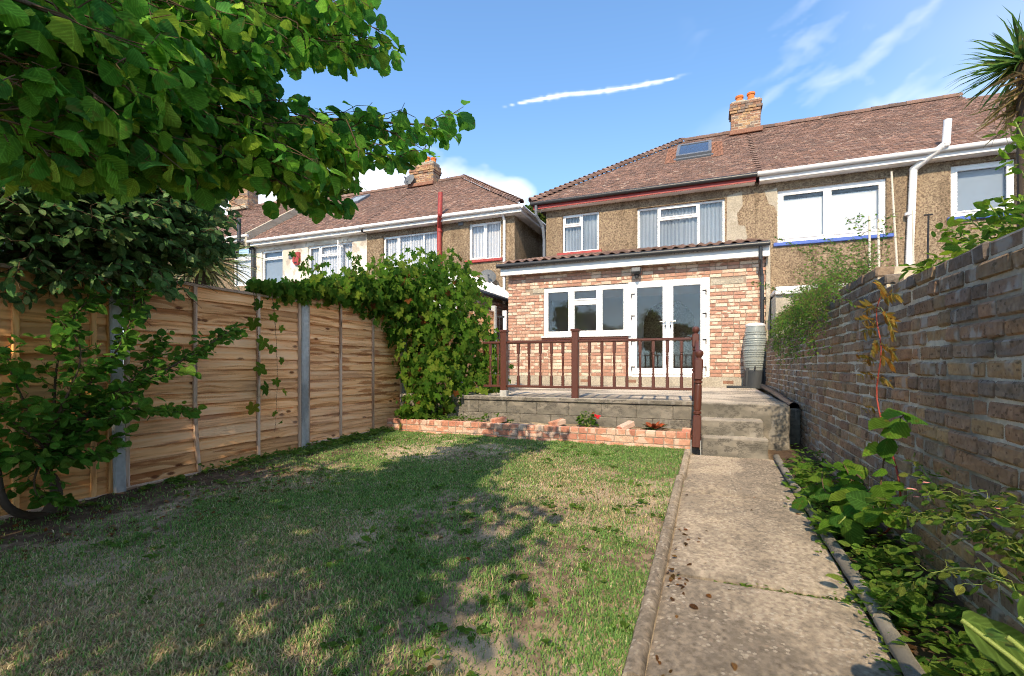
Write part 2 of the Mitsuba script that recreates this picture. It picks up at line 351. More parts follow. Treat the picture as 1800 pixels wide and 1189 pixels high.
B['board_white'] = two(pr(proc(f_board), .45, .4))
B['grey_white'] = two(pr((.60, .61, .62), .45, .4))
B['black_pipe'] = two(pr((.028, .03, .034), .4, .5))
B['grey_pipe'] = two(pr((.12, .135, .16), .45, .5))
B['red_paint'] = two(pr((.33, .05, .045), .5, .4))
B['blue_paint'] = two(pr((.06, .12, .42), .45, .4))
B['brown_wood'] = two(pr((.088, .030, .020), .38, .5))
B['terracotta'] = two(pr((.62, .19, .055), .8, .3))
B['dish'] = two(pr((.12, .13, .14), .5, .4))
B['dark'] = two(pr((.03, .03, .032), .7, .3))
B['metal'] = two(pr((.55, .55, .56), .3, .5, metallic=.8))
B['room'] = two(pr((.42, .41, .40), .9, .1))
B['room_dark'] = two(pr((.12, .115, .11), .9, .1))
B['blind'] = two(pr((.19, .235, .29), .7, .3))  # blue-grey tone paints reflected sky onto a sheet behind the glass
B['blind_white'] = two(pr((.50, .53, .56), .7, .3))
B['butt_green'] = two(pr((.25, .28, .27), .38, .5))
B['butt_stand'] = two(pr((.035, .04, .045), .55, .4))
B['bark'] = two(pr((.085, .062, .045), .9, .2))
B['twig'] = two(pr((.10, .065, .04), .85, .2))
B['green_stem'] = two(pr((.20, .26, .06), .6, .3))
B['red_stem'] = two(pr((.30, .05, .035), .6, .3))
B['cane'] = two(pr((.62, .56, .47), .7, .3))
B['leaf'] = {'type': 'principledthin', 'base_color': V4, 'roughness': .45, 'spec_trans': 0.0, 'diff_trans': 1.45, 'eta': 1.4}
B['leaf_gloss'] = {'type': 'principledthin', 'base_color': V4, 'roughness': .32, 'spec_trans': 0.0, 'diff_trans': .7, 'eta': 1.45}
B['blade'] = {'type': 'principledthin', 'base_color': V3, 'roughness': .6, 'spec_trans': 0.0, 'diff_trans': .7, 'eta': 1.3}
B['petal'] = two(pr((.62, .02, .03), .5, .3))
B['glass'] = {'type': 'thindielectric', 'int_ior': 1.5, 'ext_ior': 1.0}

rng = np.random.default_rng(11)

# ------------------------------------------------------------------ the ground
xs = np.unique(np.concatenate([[-600, -250, -100, -50, -25, -12, -7, -5.2], np.arange(-4.7, 1.12, .05), [1.3, 2.5, 5, 12, 25, 60, 250, 600]]))
ys = np.unique(np.concatenate([[-600, -250, -100, -40, -15, -8, -5], np.arange(-3, 6.4, .05), [7, 9, 11, 13, 16, 25, 50, 100, 300, 900]]))
gx, gy = np.meshgrid(xs, ys, indexing='ij')
def relief(x, y):
    q = np.stack([x, y, x * 0], -1)
    inside = (x > -4.6) & (x < 1.05) & (y > -3) & (y < 6.3)
    return np.where(inside, .05 * (meshkit.fbm(q * 1.4, 4, 3) - .5) + .018 * (meshkit.noise(q * 11, 5) - .5), 0) * np.where((x > -.32) & (x < .72), .25, 1)
def lawn_z(x, y): return ground_z(y) + relief(x, y) - np.where((x > -.2) & (x < .64) & (y < 5.7), .035, 0)
gz = lawn_z(gx, gy)
ii, jj = np.meshgrid(np.arange(len(xs) - 1), np.arange(len(ys) - 1), indexing='ij'); w = len(ys)
q = np.stack([ii * w + jj, (ii + 1) * w + jj, (ii + 1) * w + jj + 1, ii * w + jj + 1], -1).reshape(-1, 4)
struct('ground', (np.stack([gx, gy, gz], -1).reshape(-1, 3), q), 'soil', 'bare and dry garden soil under the patchy lawn', smooth=True)

# ------------------------------------------------------------------ path: cast concrete slabs with open joints, edgings each side
pth = tag(key(None, 'path'), 'worn concrete garden path with a weedy joint leading to the steps', kind='structure')
for y0, y1 in ((-2.4, -.35), (-.34, 1.0), (1.01, 2.50), (2.53, 4.02), (4.03, 5.50)):
    nx, ny = 18, 30
    X, Y = np.meshgrid(np.linspace(-.20, .60, nx), np.linspace(y0, y1, ny), indexing='ij')
    edge = np.minimum(np.minimum(X + .20, .60 - X), np.minimum(Y - y0, y1 - Y))
    Z = ground_z(Y) + .012 + .008 * (meshkit.fbm(np.stack([X * 2, Y * 2, X * 0], -1), 3, 6) - .5) - .012 * np.exp(-edge / .015)
    idx = np.arange(nx * ny).reshape(nx, ny); qq = np.stack([idx[:-1, :-1], idx[1:, :-1], idx[1:, 1:], idx[:-1, 1:]], -1).reshape(-1, 4)
    top = np.stack([X, Y, Z], -1).reshape(-1, 3)
    b = np.concatenate([idx[:, 0], idx[-1, 1:], idx[-2::-1, -1], idx[0, -2:0:-1]]); m = len(top)
    low = top[b].copy(); low[:, 2] -= .09
    k = np.arange(len(b)); k2 = (k + 1) % len(b)
    side = np.stack([b[k], m + k, m + k2, b[k2]], 1)
    part(pth, 'slab', (np.vstack([top, low]), np.vstack([qq, side])), 'path_mat', smooth=50)

ed = thing('path_edging', 'mossy concrete edging strip between the lawn and the path', 'edging')
cuts = [-2.2, -.9, .2, 1.62, 3.05, 4.42, 5.62]
for a, b in zip(cuts[:-1], cuts[1:]):
    n = 26; yy = np.linspace(a + .008, b - .008, n); x0 = -.225 + .02 * (rng.random() - .5)
    prof = np.array([[-.036, -.12], [-.036, .018], [-.026, .034], [-.006, .040], [.016, .036], [.030, .020], [.032, -.12]])
    jit = (meshkit.noise(np.stack(np.broadcast_arrays(yy[:, None] * 30, np.arange(7)[None] * 1.7, x0 * 50), -1), 4) - .5) * .012
    v = np.stack([x0 + prof[None, :, 0] + jit, np.repeat(yy[:, None], 7, 1), ground_z(yy)[:, None] + prof[None, :, 1] + jit], -1)
    idx = np.arange(n * 7).reshape(n, 7); qq = np.stack([idx[:-1, :-1], idx[:-1, 1:], idx[1:, 1:], idx[1:, :-1]], -1).reshape(-1, 4)
    capf = np.array([[0, i, i + 1] for i in range(1, 6)] + [[(n - 1) * 7, (n - 1) * 7 + i + 1, (n - 1) * 7 + i] for i in range(1, 6)])
    part(ed, 'edging_length', (v.reshape(-1, 3), np.vstack([qq[:, [0, 1, 2]], qq[:, [0, 2, 3]], capf])), 'path_mat', smooth=40)
ed = thing('path_edging', 'rounded grey edging lengths between the path and the plant bed', 'edging')
for a, b, xa, xb in ((-1.5, .2, .60, .61), (.22, 1.25, .61, .615), (1.27, 2.30, .61, .625), (2.33, 3.32, .632, .622), (3.35, 4.30, .635, .62), (4.33, 5.50, .618, .622)):
    yy = np.linspace(a, b, 14); xx = np.linspace(xa, xb, 14)
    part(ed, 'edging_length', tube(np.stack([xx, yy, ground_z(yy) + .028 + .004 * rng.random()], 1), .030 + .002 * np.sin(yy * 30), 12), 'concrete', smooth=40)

# ------------------------------------------------------------------ patio, steps, planter
PZ = .67
pat = tag(key(None, 'patio'), 'raised concrete patio behind the brown railing', kind='structure')
part(pat, 'patio_floor', box(-4.42, .81, 6.30, 10.96, PZ - .04, PZ), 'paving')
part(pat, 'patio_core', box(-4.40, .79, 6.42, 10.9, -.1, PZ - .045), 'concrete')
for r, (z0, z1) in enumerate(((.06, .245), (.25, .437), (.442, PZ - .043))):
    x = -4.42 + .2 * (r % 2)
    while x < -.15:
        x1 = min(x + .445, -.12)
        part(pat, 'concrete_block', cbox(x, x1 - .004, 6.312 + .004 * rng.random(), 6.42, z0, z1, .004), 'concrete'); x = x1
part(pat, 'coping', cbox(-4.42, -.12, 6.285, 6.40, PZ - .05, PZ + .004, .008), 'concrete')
st = thing('garden_steps', 'three weathered concrete steps climbing from the path to the patio', 'steps')
def rough(m, amp, seed, L=.05):
    t = trimesh.Trimesh(*m[:2], process=True); v, f = trimesh.remesh.subdivide_to_size(t.vertices, t.faces, L)
    t = trimesh.Trimesh(v, f); t.merge_vertices(); v = np.array(t.vertices)
    v = v + amp * (np.stack([meshkit.fbm(v * 9, 3, seed + k) for k in range(3)], 1) - .5)
    return v, np.array(t.faces)
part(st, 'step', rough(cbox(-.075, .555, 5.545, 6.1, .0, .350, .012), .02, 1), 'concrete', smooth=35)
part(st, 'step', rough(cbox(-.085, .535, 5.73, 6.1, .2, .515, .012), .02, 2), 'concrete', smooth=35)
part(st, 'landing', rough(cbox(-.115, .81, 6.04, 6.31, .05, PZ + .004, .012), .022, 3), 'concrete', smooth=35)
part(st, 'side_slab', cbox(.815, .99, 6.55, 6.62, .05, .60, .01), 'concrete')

def brick_run(x0, x1, y0, y1, z0, z1, r, along='x', L=.215, j=.010, off=0.0, b=.004, jig=.003):
    """one course of bricks"""
    out, s, e = [], (x0 if along == 'x' else y0) - off, (x1 if along == 'x' else y1); lo = x0 if along == 'x' else y0; k = 0
    while s < e - .02:
        l = L if not callable(L) else L(k); t = min(s + l, e); a = max(s, lo); s += l + j; k += 1
        if t - a < .03: continue
        d = jig * (r.random() * 2 - 1); dz = .0015 * (r.random() - .5)
        m = cbox(a, t, y0 + d, y1, z0 + dz, z1 + dz, b) if along == 'x' else cbox(x0 + d, x1, a, t, z0 + dz, z1 + dz, b)
        out.append(iduv(m, int(r.integers(0, 60))))
    return out
r = np.random.default_rng(5)
pl = thing('brick_planter', 'low red brick planter wall along the foot of the patio', 'planter')
pb = []
for c in range(3):
    z0 = .150 + c * .077 - .02
    pb += brick_run(-4.3, -.20, 5.80, 5.90, z0, z0 + .066, r, L=lambda k: [.215, .215, .103, .215, .1][(k * 7) % 5] if c != 2 else .103, off=.11 * (c % 2), jig=.004)
for c in range(3):
    z0 = .150 + c * .077 - .02
    pb += brick_run(-.30, -.20, 5.91, 6.28, z0, z0 + .066, r, along='y', L=.215)
pieces(pl, 'brick', pb, 'red_brick', 300)
part(pl, 'mortar', cat([box(-4.3, -.205, 5.808, 5.892, .05, .347), box(-.292, -.208, 5.89, 6.28, .05, .347)]), 'house_mortar')
part(pl, 'soil_fill', rough(box(-4.3, -.29, 5.885, 6.30, .1, .325), .05, 9, .07), 'soil', smooth=True)
for i, (x, y, a, tilt, lab) in enumerate(((-1.80, 5.98, 1.0, .16, 'loose brick lying askew on the planter wall left of the geranium'), (-.93, 5.97, .95, .30, 'loose brick lying askew on the planter wall right of the geranium'), (-2.62, 5.99, 1.1, .10, 'loose brick lying at the vine end of the planter wall'))):
    k = key(None, 'loose_brick'); ct_, st_ = math.cos(tilt), math.sin(tilt)
    m = iduv(rotz(apart(cbox(-.107, .107, -.05, .05, 0, .062, .005), [[ct_, 0, -st_], [0, 1, 0], [st_, 0, ct_]]), a), 11 + i * 7)
    scene[k] = mikit.ply(move(m, (x, y, .345))[:2], 'red_brick', uv=m[2]); tag(k, lab, 'brick')

# ------------------------------------------------------------------ railing
ra = thing('railing', 'dark brown turned wooden railing along the patio edge', 'railing')
RY = 6.36
def newel(x, y, z0, z1, name='post', w=.045):
    part(ra, name, cat([cbox(x - w, x + w, y - w, y + w, z0, z1 - .02, .006), cbox(x - w - .012, x + w + .012, y - w - .012, y + w + .012, z1 - .02, z1 + .012, .008)]), 'brown_wood')
newel(-2.70, RY, PZ, 1.60); newel(-1.665, RY, PZ, 1.585)
part(ra, 'post_foot', cbox(-2.75, -2.65, RY - .05, RY + .05, PZ - .002, PZ + .09, .006), 'post_mat')
for a, b in ((-3.02, -2.75), (-2.65, -1.715), (-1.615, -.20)):
    part(ra, 'top_rail', cbox(a, b, RY - .032, RY + .032, 1.418, 1.452, .008), 'brown_wood')
    part(ra, 'bottom_rail', cbox(a, b, RY - .022, RY + .022, .800, .834, .005), 'brown_wood')
def baluster(x):
    s = .019; c = []
    c += [cbox(x - s, x + s, RY - s, RY + s, 1.27, 1.42, .003), cbox(x - s, x + s, RY - s, RY + s, .83, .965, .003)]
    z = [.96, .985, 1.0, 1.015, 1.06, 1.16, 1.22, 1.235, 1.25, 1.262, 1.275]; rr = [.017, .012, .017, .012, .0125, .0165, .018, .012, .018, .012, .018]
    return cat(c + [lathe(list(zip(rr, z)), 10, (x, RY, 0))])
for px in (862, 876, 911.3, 929.8, 950, 969.3, 989.5, 1036, 1058, 1079.8, 1102, 1125.3, 1148.4, 1173, 1197.9):
    part(ra, 'baluster', baluster(on_y(px, 640, RY)[0]), 'brown_wood', smooth=35)
# head post at the top of the steps, and the turned newel at their foot with the sloping hand rail between
def ball_post(x, y, z0, z1, lean=0.0, spur=True):
    w = .042; H = z1 - z0
    ms = [cbox(x - w, x + w, y - w, y + w, z0 + (.1 if spur else 0), z0 + .38 * H, .006), cbox(x - w, x + w, y - w, y + w, z0 + .72 * H, z1 - .095, .010)]
    za, zb = z0 + .38 * H, z0 + .72 * H
    pr_ = [(.040, za), (.030, za + .012), (.042, za + .025), (.042, za + .045), (.030, za + .055), (.040, za + .07), (.041, za + .5 * (zb - za)), (.037, zb - .06), (.030, zb - .045), (.042, zb - .034), (.042, zb - .016), (.031, zb - .008), (.040, zb)]
    ms.append(lathe(pr_, 16, (x, y, 0)))
    ms.append(lathe([(.03, z1 - .097), (.022, z1 - .085), (.036, z1 - .066), (.045, z1 - .043), (.041, z1 - .018), (.022, z1 - .003), (.004, z1)], 16, (x, y, 0)))
    m = cat(ms); v = m[0].copy(); v[:, 0] += lean * (v[:, 2] - z0)
    return v, m[1]
part(ra, 'post', ball_post(-.155, RY - .02, PZ, 1.585, 0, False), 'brown_wood', smooth=35)
part(ra, 'post', ball_post(-.135, 5.60, .13, 1.275, .03), 'brown_wood', 'turned brown newel post with a ball top at the foot of the steps', smooth=35)
for dx in (-.055, .042):
    part(ra, 'post_foot', cbox(-.135 + dx, -.135 + dx + .012, 5.56, 5.64, .08, .30, .004), 'post_mat')
part(ra, 'hand_rail', tube([(-.14, RY - .05, 1.40), (-.11, 5.64, 1.06)], .024, 8), 'brown_wood', smooth=True)

# ------------------------------------------------------------------ fence on the left
FX = -4.48
fence = thing('garden_fence', 'lapped larch fence with concrete posts along the left side of the lawn', 'fence')
def board(y0, y1, z0, z1, proud, r, n=14):
    yy = np.linspace(y0, y1, n); wv = .010 * (meshkit.fbm(np.stack([yy * 2.5, yy * 0 + z0 * 17, yy * 0], -1), 4, 2) - .5) * 2
    wv[[0, -1]] *= .4
    lo, hi = z0 + wv, np.full(n, z1)
    xf_lo, xf_hi = FX + proud, FX - .004
    front = np.stack([np.stack([np.full(n, xf_lo), yy, lo], 1), np.stack([np.full(n, xf_hi), yy, hi], 1), np.stack([np.full(n, xf_hi - .006), yy, hi], 1), np.stack([np.full(n, xf_lo - .009), yy, lo], 1)], 1)
    i = np.arange(n - 1)[:, None] * 4; k = np.arange(4)[None]
    qq = np.stack([i + k, i + 4 + k, i + 4 + (k + 1) % 4, i + (k + 1) % 4], -1).reshape(-1, 4)
    e = 4 * (n - 1); qq = np.vstack([qq, [[0, 1, 2, 3]], [[e + 3, e + 2, e + 1, e]]])
    v = front.reshape(-1, 3); c = v.mean(0); u = 8.0 * int(r.integers(0, 60)) + (v[:, 1] - c[1])
    f = np.vstack([qq[:, [0, 1, 2]], qq[:, [0, 2, 3]]])
    return v, f[:, ::-1], np.stack([u, v[:, 2] - z0 + (v[:, 0] - FX)], 1)
def wbox(m, i):
    v = m[0]; l = v - v.mean(0); big = (v.max(0) - v.min(0)).argmax(); o = [a for a in range(3) if a != big]
    return m[0], m[1], np.stack([8.0 * i + l[:, big], l[:, o[0]] + .7 * l[:, o[1]]], 1)
def panel(y0, y1, z0, z1, lab, mat, battens, r, nb=15):
    t = key(fence, 'panel')
    if lab: labels[t] = {'label': lab}
    h = (z1 - z0 - .05) / nb
    for k in range(nb):
        a = z0 + .02 + k * h
        m = board(y0 + .012, y1 - .012, a - .014 + .006 * r.random(), a + h + .012, .015 + .006 * r.random(), r)
        part(t, 'board', m[:2], mat, uv=m[2])
    ms = [cbox(FX + .006, FX + .034, y0, y0 + .035, z0, z1 - .03, .003), cbox(FX + .006, FX + .034, y1 - .035, y1, z0, z1 - .03, .003)]
    for y, bow in battens:
        m = cbox(FX + .008, FX + .034, y - .018, y + .018, z0, z1 - .03, .003)
        if bow:
            m2 = trimesh.Trimesh(*m); v, f = trimesh.remesh.subdivide_to_size(m2.vertices, m2.faces, .12); s = np.clip((.65 - (v[:, 2] - z0)) / .65, 0, 1)
            v[:, 1] += bow * s ** 1.6; m = (v, f)
        ms.append(m)
    for i, m in enumerate(ms):
        m = wbox(m, int(r.integers(0, 60))); part(t, 'batten', m[:2], 'batten' if mat == 'wood' else mat, uv=m[2])
    m = wbox(cbox(FX - .02, FX + .030, y0, y1, z1 - .03, z1, .004), 7); part(t, 'top_rail', m[:2], 'batten', uv=m[2])
    m = wbox(cbox(FX + .007, FX + .036, y0, y1, z0 - .005, z0 + .032, .004), 9); part(t, 'bottom_rail', m[:2], 'batten', uv=m[2])
    return t
r = np.random.default_rng(3)
panel(-1.4, .49, .0, 1.72, None, 'wood_new', [(-.4, 0)], r)
panel(.59, 2.42, .05, 1.80, 'orange tinted fence panel behind the trained shrub, nearest the camera', 'wood_new', [(1.22, 0), (1.83, 0), (2.29, 0)], r)
panel(2.51, 4.37, .075, 1.875, 'pale larch lap fence panel between the two nearest concrete posts', 'wood', [(3.10, .045), (3.79, 0)], r, 16)
panel(4.47, 6.40, .15, 1.975, 'brown lap fence panel whose top edge is hidden by the vine', 'wood', [(5.04, 0), (5.70, 0)], r, 16)
panel(6.50, 8.33, .20, 2.15, 'fence panel behind the thick grape vine', 'wood', [(7.1, 0), (7.7, 0)], r)
panel(8.43, 9.90, .45, 2.33, 'furthest fence panel, by the end of the railing', 'wood', [(8.9, 0), (9.4, 0)], r)
for (ya, yb, zt), lab in zip(((.49, .59, 1.66), (2.42, 2.51, 1.665), (4.37, 4.47, 1.86), (6.40, 6.50, 2.0), (8.33, 8.43, 2.2), (9.90, 10.0, 2.45)),
                             (None, 'grey concrete fence post standing by the trained shrub', 'grey concrete fence post between the pale panel and the vine topped panel', 'grey concrete fence post at the left edge of the grape vine', None, 'pale concrete fence post furthest away, beside the metal gate')):
    m = cbox(FX - .05, FX + .055, ya, yb, -.2, zt, .012)
    v = m[0].copy(); 
    if abs(ya - 2.42) < .01: v[:, 1] -= .02 * (v[:, 2] - .1)
    part(fence, 'post', (v, m[1]), 'post_mat', lab)

# ------------------------------------------------------------------ brick wall on the right
gw = thing('garden_wall', 'old dark brick garden wall with a stepped broken top along the plant bed', 'wall')
WX, CH = 1.0, .0775
r = np.random.default_rng(8); wb = []
def wall_top(y): return 1.591 if y < 3.63 else 1.668 if y < 3.80 else 1.746 if y < 5.42 else 1.668 if y < 5.95 else 1.591
for c in range(22):
    z0 = .041 + c * CH
    ya, yb = -1.6, 10.86
    if z0 > 1.56: ya, yb = 3.63, 5.95
    if z0 > 1.64: ya, yb = 3.80, 5.42
    if z0 > 1.72: continue
    pat_ = [.225, .108] if c % 2 == 0 else [.108, .225]
    wob = r.random(400)
    run = brick_run(WX, WX + .10, ya, yb, z0 + .006, z0 + CH - .005, r, along='y', L=lambda k: pat_[k % 2] * (.94 + .12 * wob[k]) + (.11 if wob[(k * 3) % 400] > .9 else 0), j=.011, off=.06 * (c % 4), b=.009, jig=.008)
    for m in run:
        v = m[0] + .008 * (r.random(m[0].shape) - .5); wb.append((v, m[1], m[2]))
pieces(gw, 'brick', wb, 'garden_brick', 300)
part(gw, 'mortar', cat([box(WX + .010, WX + .215, -1.6, 10.86, -.1, 1.582), box(WX + .010, WX + .215, 3.635, 5.945, 1.58, 1.66), box(WX + .010, WX + .215, 3.81, 5.41, 1.655, 1.738)]), 'mortar')

# ------------------------------------------------------------------ houses
def opening(holes): return [sbox(*h) for h in holes]
def wall_mesh(x0, x1, z0, z1, y, th, holes):
    p = sbox(x0, z0, x1, z1)
    for h in holes: p = p.difference(sbox(h[0], h[1], h[2], h[3]))
    ps = p.geoms if hasattr(p, 'geoms') else [p]
    return cat([extrude(g, y, y + th) for g in ps])
def window(parent, x0, x1, z0, z1, y, cols, trans=(), behind='net', inset=.07, fw=.055, open_sash=None, depth=.12, lights=()):
    """white window: cols = mullion centres as x; trans = (column, z); panes and what hangs behind"""
    yf = y + inset; d = .05
    xs_ = [x0] + list(cols) + [x1]; bars = [cbox(x0, x0 + fw, yf, yf + d, z0, z1), cbox(x1 - fw, x1, yf, yf + d, z0, z1), cbox(x0 + fw, x1 - fw, yf + .002, yf + d, z1 - fw, z1), cbox(x0 + fw, x1 - fw, yf + .002, yf + d, z0, z0 + fw)]
    for c in cols: bars.append(cbox(c - fw / 2, c + fw / 2, yf + .003, yf + d, z0 + fw, z1 - fw))
    cells = []
    for k in range(len(xs_) - 1):
        a = x0 + fw if k == 0 else xs_[k] + fw / 2; b = x1 - fw if k == len(xs_) - 2 else xs_[k + 1] - fw / 2
        zz = [z0 + fw] + [t for kk, t in trans if kk == k] + [z1 - fw]
        for q in range(len(zz) - 1):
            za = zz[q] + (fw / 2 if q else 0); zb = zz[q + 1] - (fw / 2 if q < len(zz) - 2 else 0)
            if q: bars.append(cbox(a, b, yf + .003, yf + d, zz[q] - fw / 2, zz[q] + fw / 2))
            cells.append((a, b, za, zb))
    for i, (a, b, za, zb) in enumerate(cells):          # opening lights carry their own slimmer sash
        if i in lights:
            s = .035
            for bb in ((a, a + s, za, zb), (b - s, b, za, zb), (a + s, b - s, za, za + s), (a + s, b - s, zb - s, zb)):
                bars.append(cbox(bb[0], bb[1], yf - .018, yf + .02, bb[2], bb[3], .004))
    wk = part(parent, 'window', cat(bars), 'white')
    for a, b, za, zb in cells:
        part(wk, 'pane', (np.array([[a - .01, yf + .028, za - .01], [b + .01, yf + .028, za - .01], [b + .01, yf + .028, zb + .01], [a - .01, yf + .028, zb + .01]]), np.array([[0, 1, 2], [0, 2, 3]])), 'glass')
    if behind in ('net', 'net_sky_tone', 'blind', 'blind_white'):
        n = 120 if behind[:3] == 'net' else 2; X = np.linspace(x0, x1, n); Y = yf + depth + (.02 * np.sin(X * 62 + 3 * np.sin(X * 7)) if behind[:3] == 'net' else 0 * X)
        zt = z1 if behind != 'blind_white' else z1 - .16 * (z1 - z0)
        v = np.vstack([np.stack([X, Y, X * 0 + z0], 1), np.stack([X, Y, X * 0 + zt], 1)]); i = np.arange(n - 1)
        part(wk, 'curtain' if behind[:3] == 'net' else 'blind', (v, np.stack([i, i + 1, i + 1 + n, i + n], 1)), behind, smooth=behind[:3] == 'net')  # the grey-blue sheets are added to imitate sky reflected in the glass
    else:
        n = 0
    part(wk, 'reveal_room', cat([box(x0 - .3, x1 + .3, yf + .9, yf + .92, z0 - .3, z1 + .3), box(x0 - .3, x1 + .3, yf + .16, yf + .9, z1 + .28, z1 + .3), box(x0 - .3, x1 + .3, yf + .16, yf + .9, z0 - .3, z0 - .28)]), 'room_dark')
    return wk
SLOPE = .70; EY, EZZ, RYY = 13.56, 5.935, 17.6; RL = (RYY - EY) * math.hypot(1, SLOPE); UP = np.array([0, 1, SLOPE]) / math.hypot(1, SLOPE); NRM = np.array([0, -SLOPE, 1]) / math.hypot(1, SLOPE)
def roof_pt(x, s, dz=0, n=0): return np.stack(np.broadcast_arrays(np.asarray(x, float), EY + UP[1] * s + NRM[1] * n, EZZ + dz + UP[2] * s + NRM[2] * n), -1)
def roof(parent, poly, dz, r, most=0, hip=None, skip=(), gauge=.105, wid=.168):
    P = Polygon(poly); x0, _, x1, _ = P.bounds
    pts = [roof_pt(a, b, dz) for a, b in poly]; n = len(pts); v = np.array(pts); vb = v - NRM * .12
    tri = [[0, i, i + 1] for i in range(1, n - 1)]
    deck = (np.vstack([v, vb]), np.array(tri + [[n + a, n + c, n + b] for a, b, c in tri] + [x for i in range(n) for x in ([i, i + n, (i + 1) % n + n], [i, (i + 1) % n + n, (i + 1) % n])]))
    back = np.array([roof_pt(a, b, dz) for a, b in poly]); back[:, 1] = 2 * RYY - back[:, 1]
    deck = cat([deck, (np.vstack([back, back - [0, 0, .1]]), deck[1][:, ::-1])])
    rk = part(parent, 'roof', deck, 'tile')
    ms = []; rows = int(RL / gauge)
    for k in range(rows + 1):
        s = k * gauge
        for x in np.arange(x0 - wid * (.5 * (k % 2)), x1, wid):
            a, b = x + .004, x + wid - .004
            cx_, cs = (a + b) / 2, min(s + .5 * gauge, RL - .02)
            if not P.contains(Point(cx_, cs)) or any(q[0] < cx_ < q[1] and q[2] < cs < q[3] for q in skip): continue
            a, b = max(a, x0), min(b, x1)
            h = .020 + .010 * r.random(); t = .013; sk = .006 * (r.random() - .5)
            c = np.array([roof_pt(a, s - .03 + sk, dz, h), roof_pt(b, s - .03 - sk, dz, h), roof_pt(b, s + gauge, dz, .009), roof_pt(a, s + gauge, dz, .009), roof_pt(a, s - .03 + sk, dz, h - t), roof_pt(b, s - .03 - sk, dz, h - t)])
            f = np.array([[0, 1, 2], [0, 2, 3], [4, 1, 0], [4, 5, 1], [1, 5, 2], [0, 3, 4]])
            i = int(r.integers(0, 90)); l = c - c.mean(0)
            ms.append((c, f, np.stack([8.0 * i + l[:, 0], l[:, 1]], 1)))
    pieces(rk, 'roof_tile', ms, 'tile', most, 'roof_tiles')
    return rk
def half_round(a, b, rad, sides=7, tilt=0):
    a, b = np.asarray(a, float), np.asarray(b, float); t = (b - a) / np.linalg.norm(b - a); up = np.array([0, 0, 1.0]); s = np.cross(t, up); s /= np.linalg.norm(s); u = np.cross(s, t)
    ang = np.linspace(-.25, np.pi + .25, sides); ring = np.cos(ang)[:, None] * s + np.sin(ang)[:, None] * u
    v = np.vstack([a + rad * ring + u * tilt, b + rad * .92 * ring]); i = np.arange(sides - 1)
    v = np.vstack([v, a + (rad - .02) * ring + u * tilt])
    f = np.vstack([np.stack([i, i + 1, i + 1 + sides], 1), np.stack([i, i + 1 + sides, i + sides], 1), np.stack([i, i + 2 * sides, i + 1 + 2 * sides], 1), np.stack([i, i + 1 + 2 * sides, i + 1], 1)])
    return v, f
def ridge(rk, xa, xb, dz, r, L=.42):
    n = max(1, round((xb - xa) / L)); e = np.linspace(xa, xb, n + 1)
    for a, b in zip(e[:-1], e[1:]):
        j = .02 * (r.random() - .5); z = EZZ + dz + UP[2] * RL + .005
        m = iduv(half_round((a, RYY, z + j), (b + .01, RYY, z + .01 * (r.random() - .5)), .11), int(r.integers(0, 90)))
        part(rk, 'ridge_tile', m[:2], 'tile', uv=m[2], smooth=False)
def hip(rk, p0, p1, r, L=.19, rad=.10, tilt=.05):
    p0, p1 = np.asarray(p0), np.asarray(p1); n = round(np.linalg.norm(p1 - p0) / L)
    for k in range(n):
        a, b = p0 + (p1 - p0) * k / n, p0 + (p1 - p0) * (k + 1.15) / n
        m = iduv(half_round(a, b, rad, 6, tilt), int(r.integers(0, 90))); part(rk, 'hip_tile', m[:2], 'tile', uv=m[2])
def gutter(parent, xa, xb, dz, col, fascia, gy=EY - .02, z=None, soffit='board_white', fh=.15):
    z = EZZ - .045 + dz if z is None else z
    part(parent, 'gutter', cat([tube([(xa, gy, z), (xb, gy, z)], .058, 12)] + [tube([(x - .03, gy, z), (x + .03, gy, z)], .064, 12) for x in np.arange(xa + .9, xb - .2, 1.9)]), col, smooth=40)
    part(parent, 'fascia', cat([box(xa + .05, xb - .02, EY + .045, EY + .075, z - fh, z + .06)]), fascia)
    part(parent, 'soffit', box(xa + .06, xb - .03, EY + .075, 13.92, z - fh, z - fh + .02), soffit)
def pipe(parent, pts, rad, mat, name='downpipe', label=None, clips=()):
    ms = []
    p = np.asarray(pts, float)
    for a, b in zip(p[:-1], p[1:]): ms.append(tube([a, b], rad, 12))
    for a in p[1:-1]: ms.append(lathe([(.0, -rad * 1.12), (rad * .8, -rad * .8), (rad * 1.12, 0), (rad * .8, rad * .8), (.0, rad * 1.12)], 12, a))
    for z in clips: ms.append(tube([(p[-1][0], p[-1][1], z - .03), (p[-1][0], p[-1][1], z + .03)], rad * 1.18, 12))
    return part(parent, name, cat(ms), mat, label, smooth=40)
def sill(parent, x0, x1, z, mat, y=13.9, h=.085):
    part(parent, 'sill', cbox(x0, x1, y - .07, y + .06, z - h, z, .008), mat)
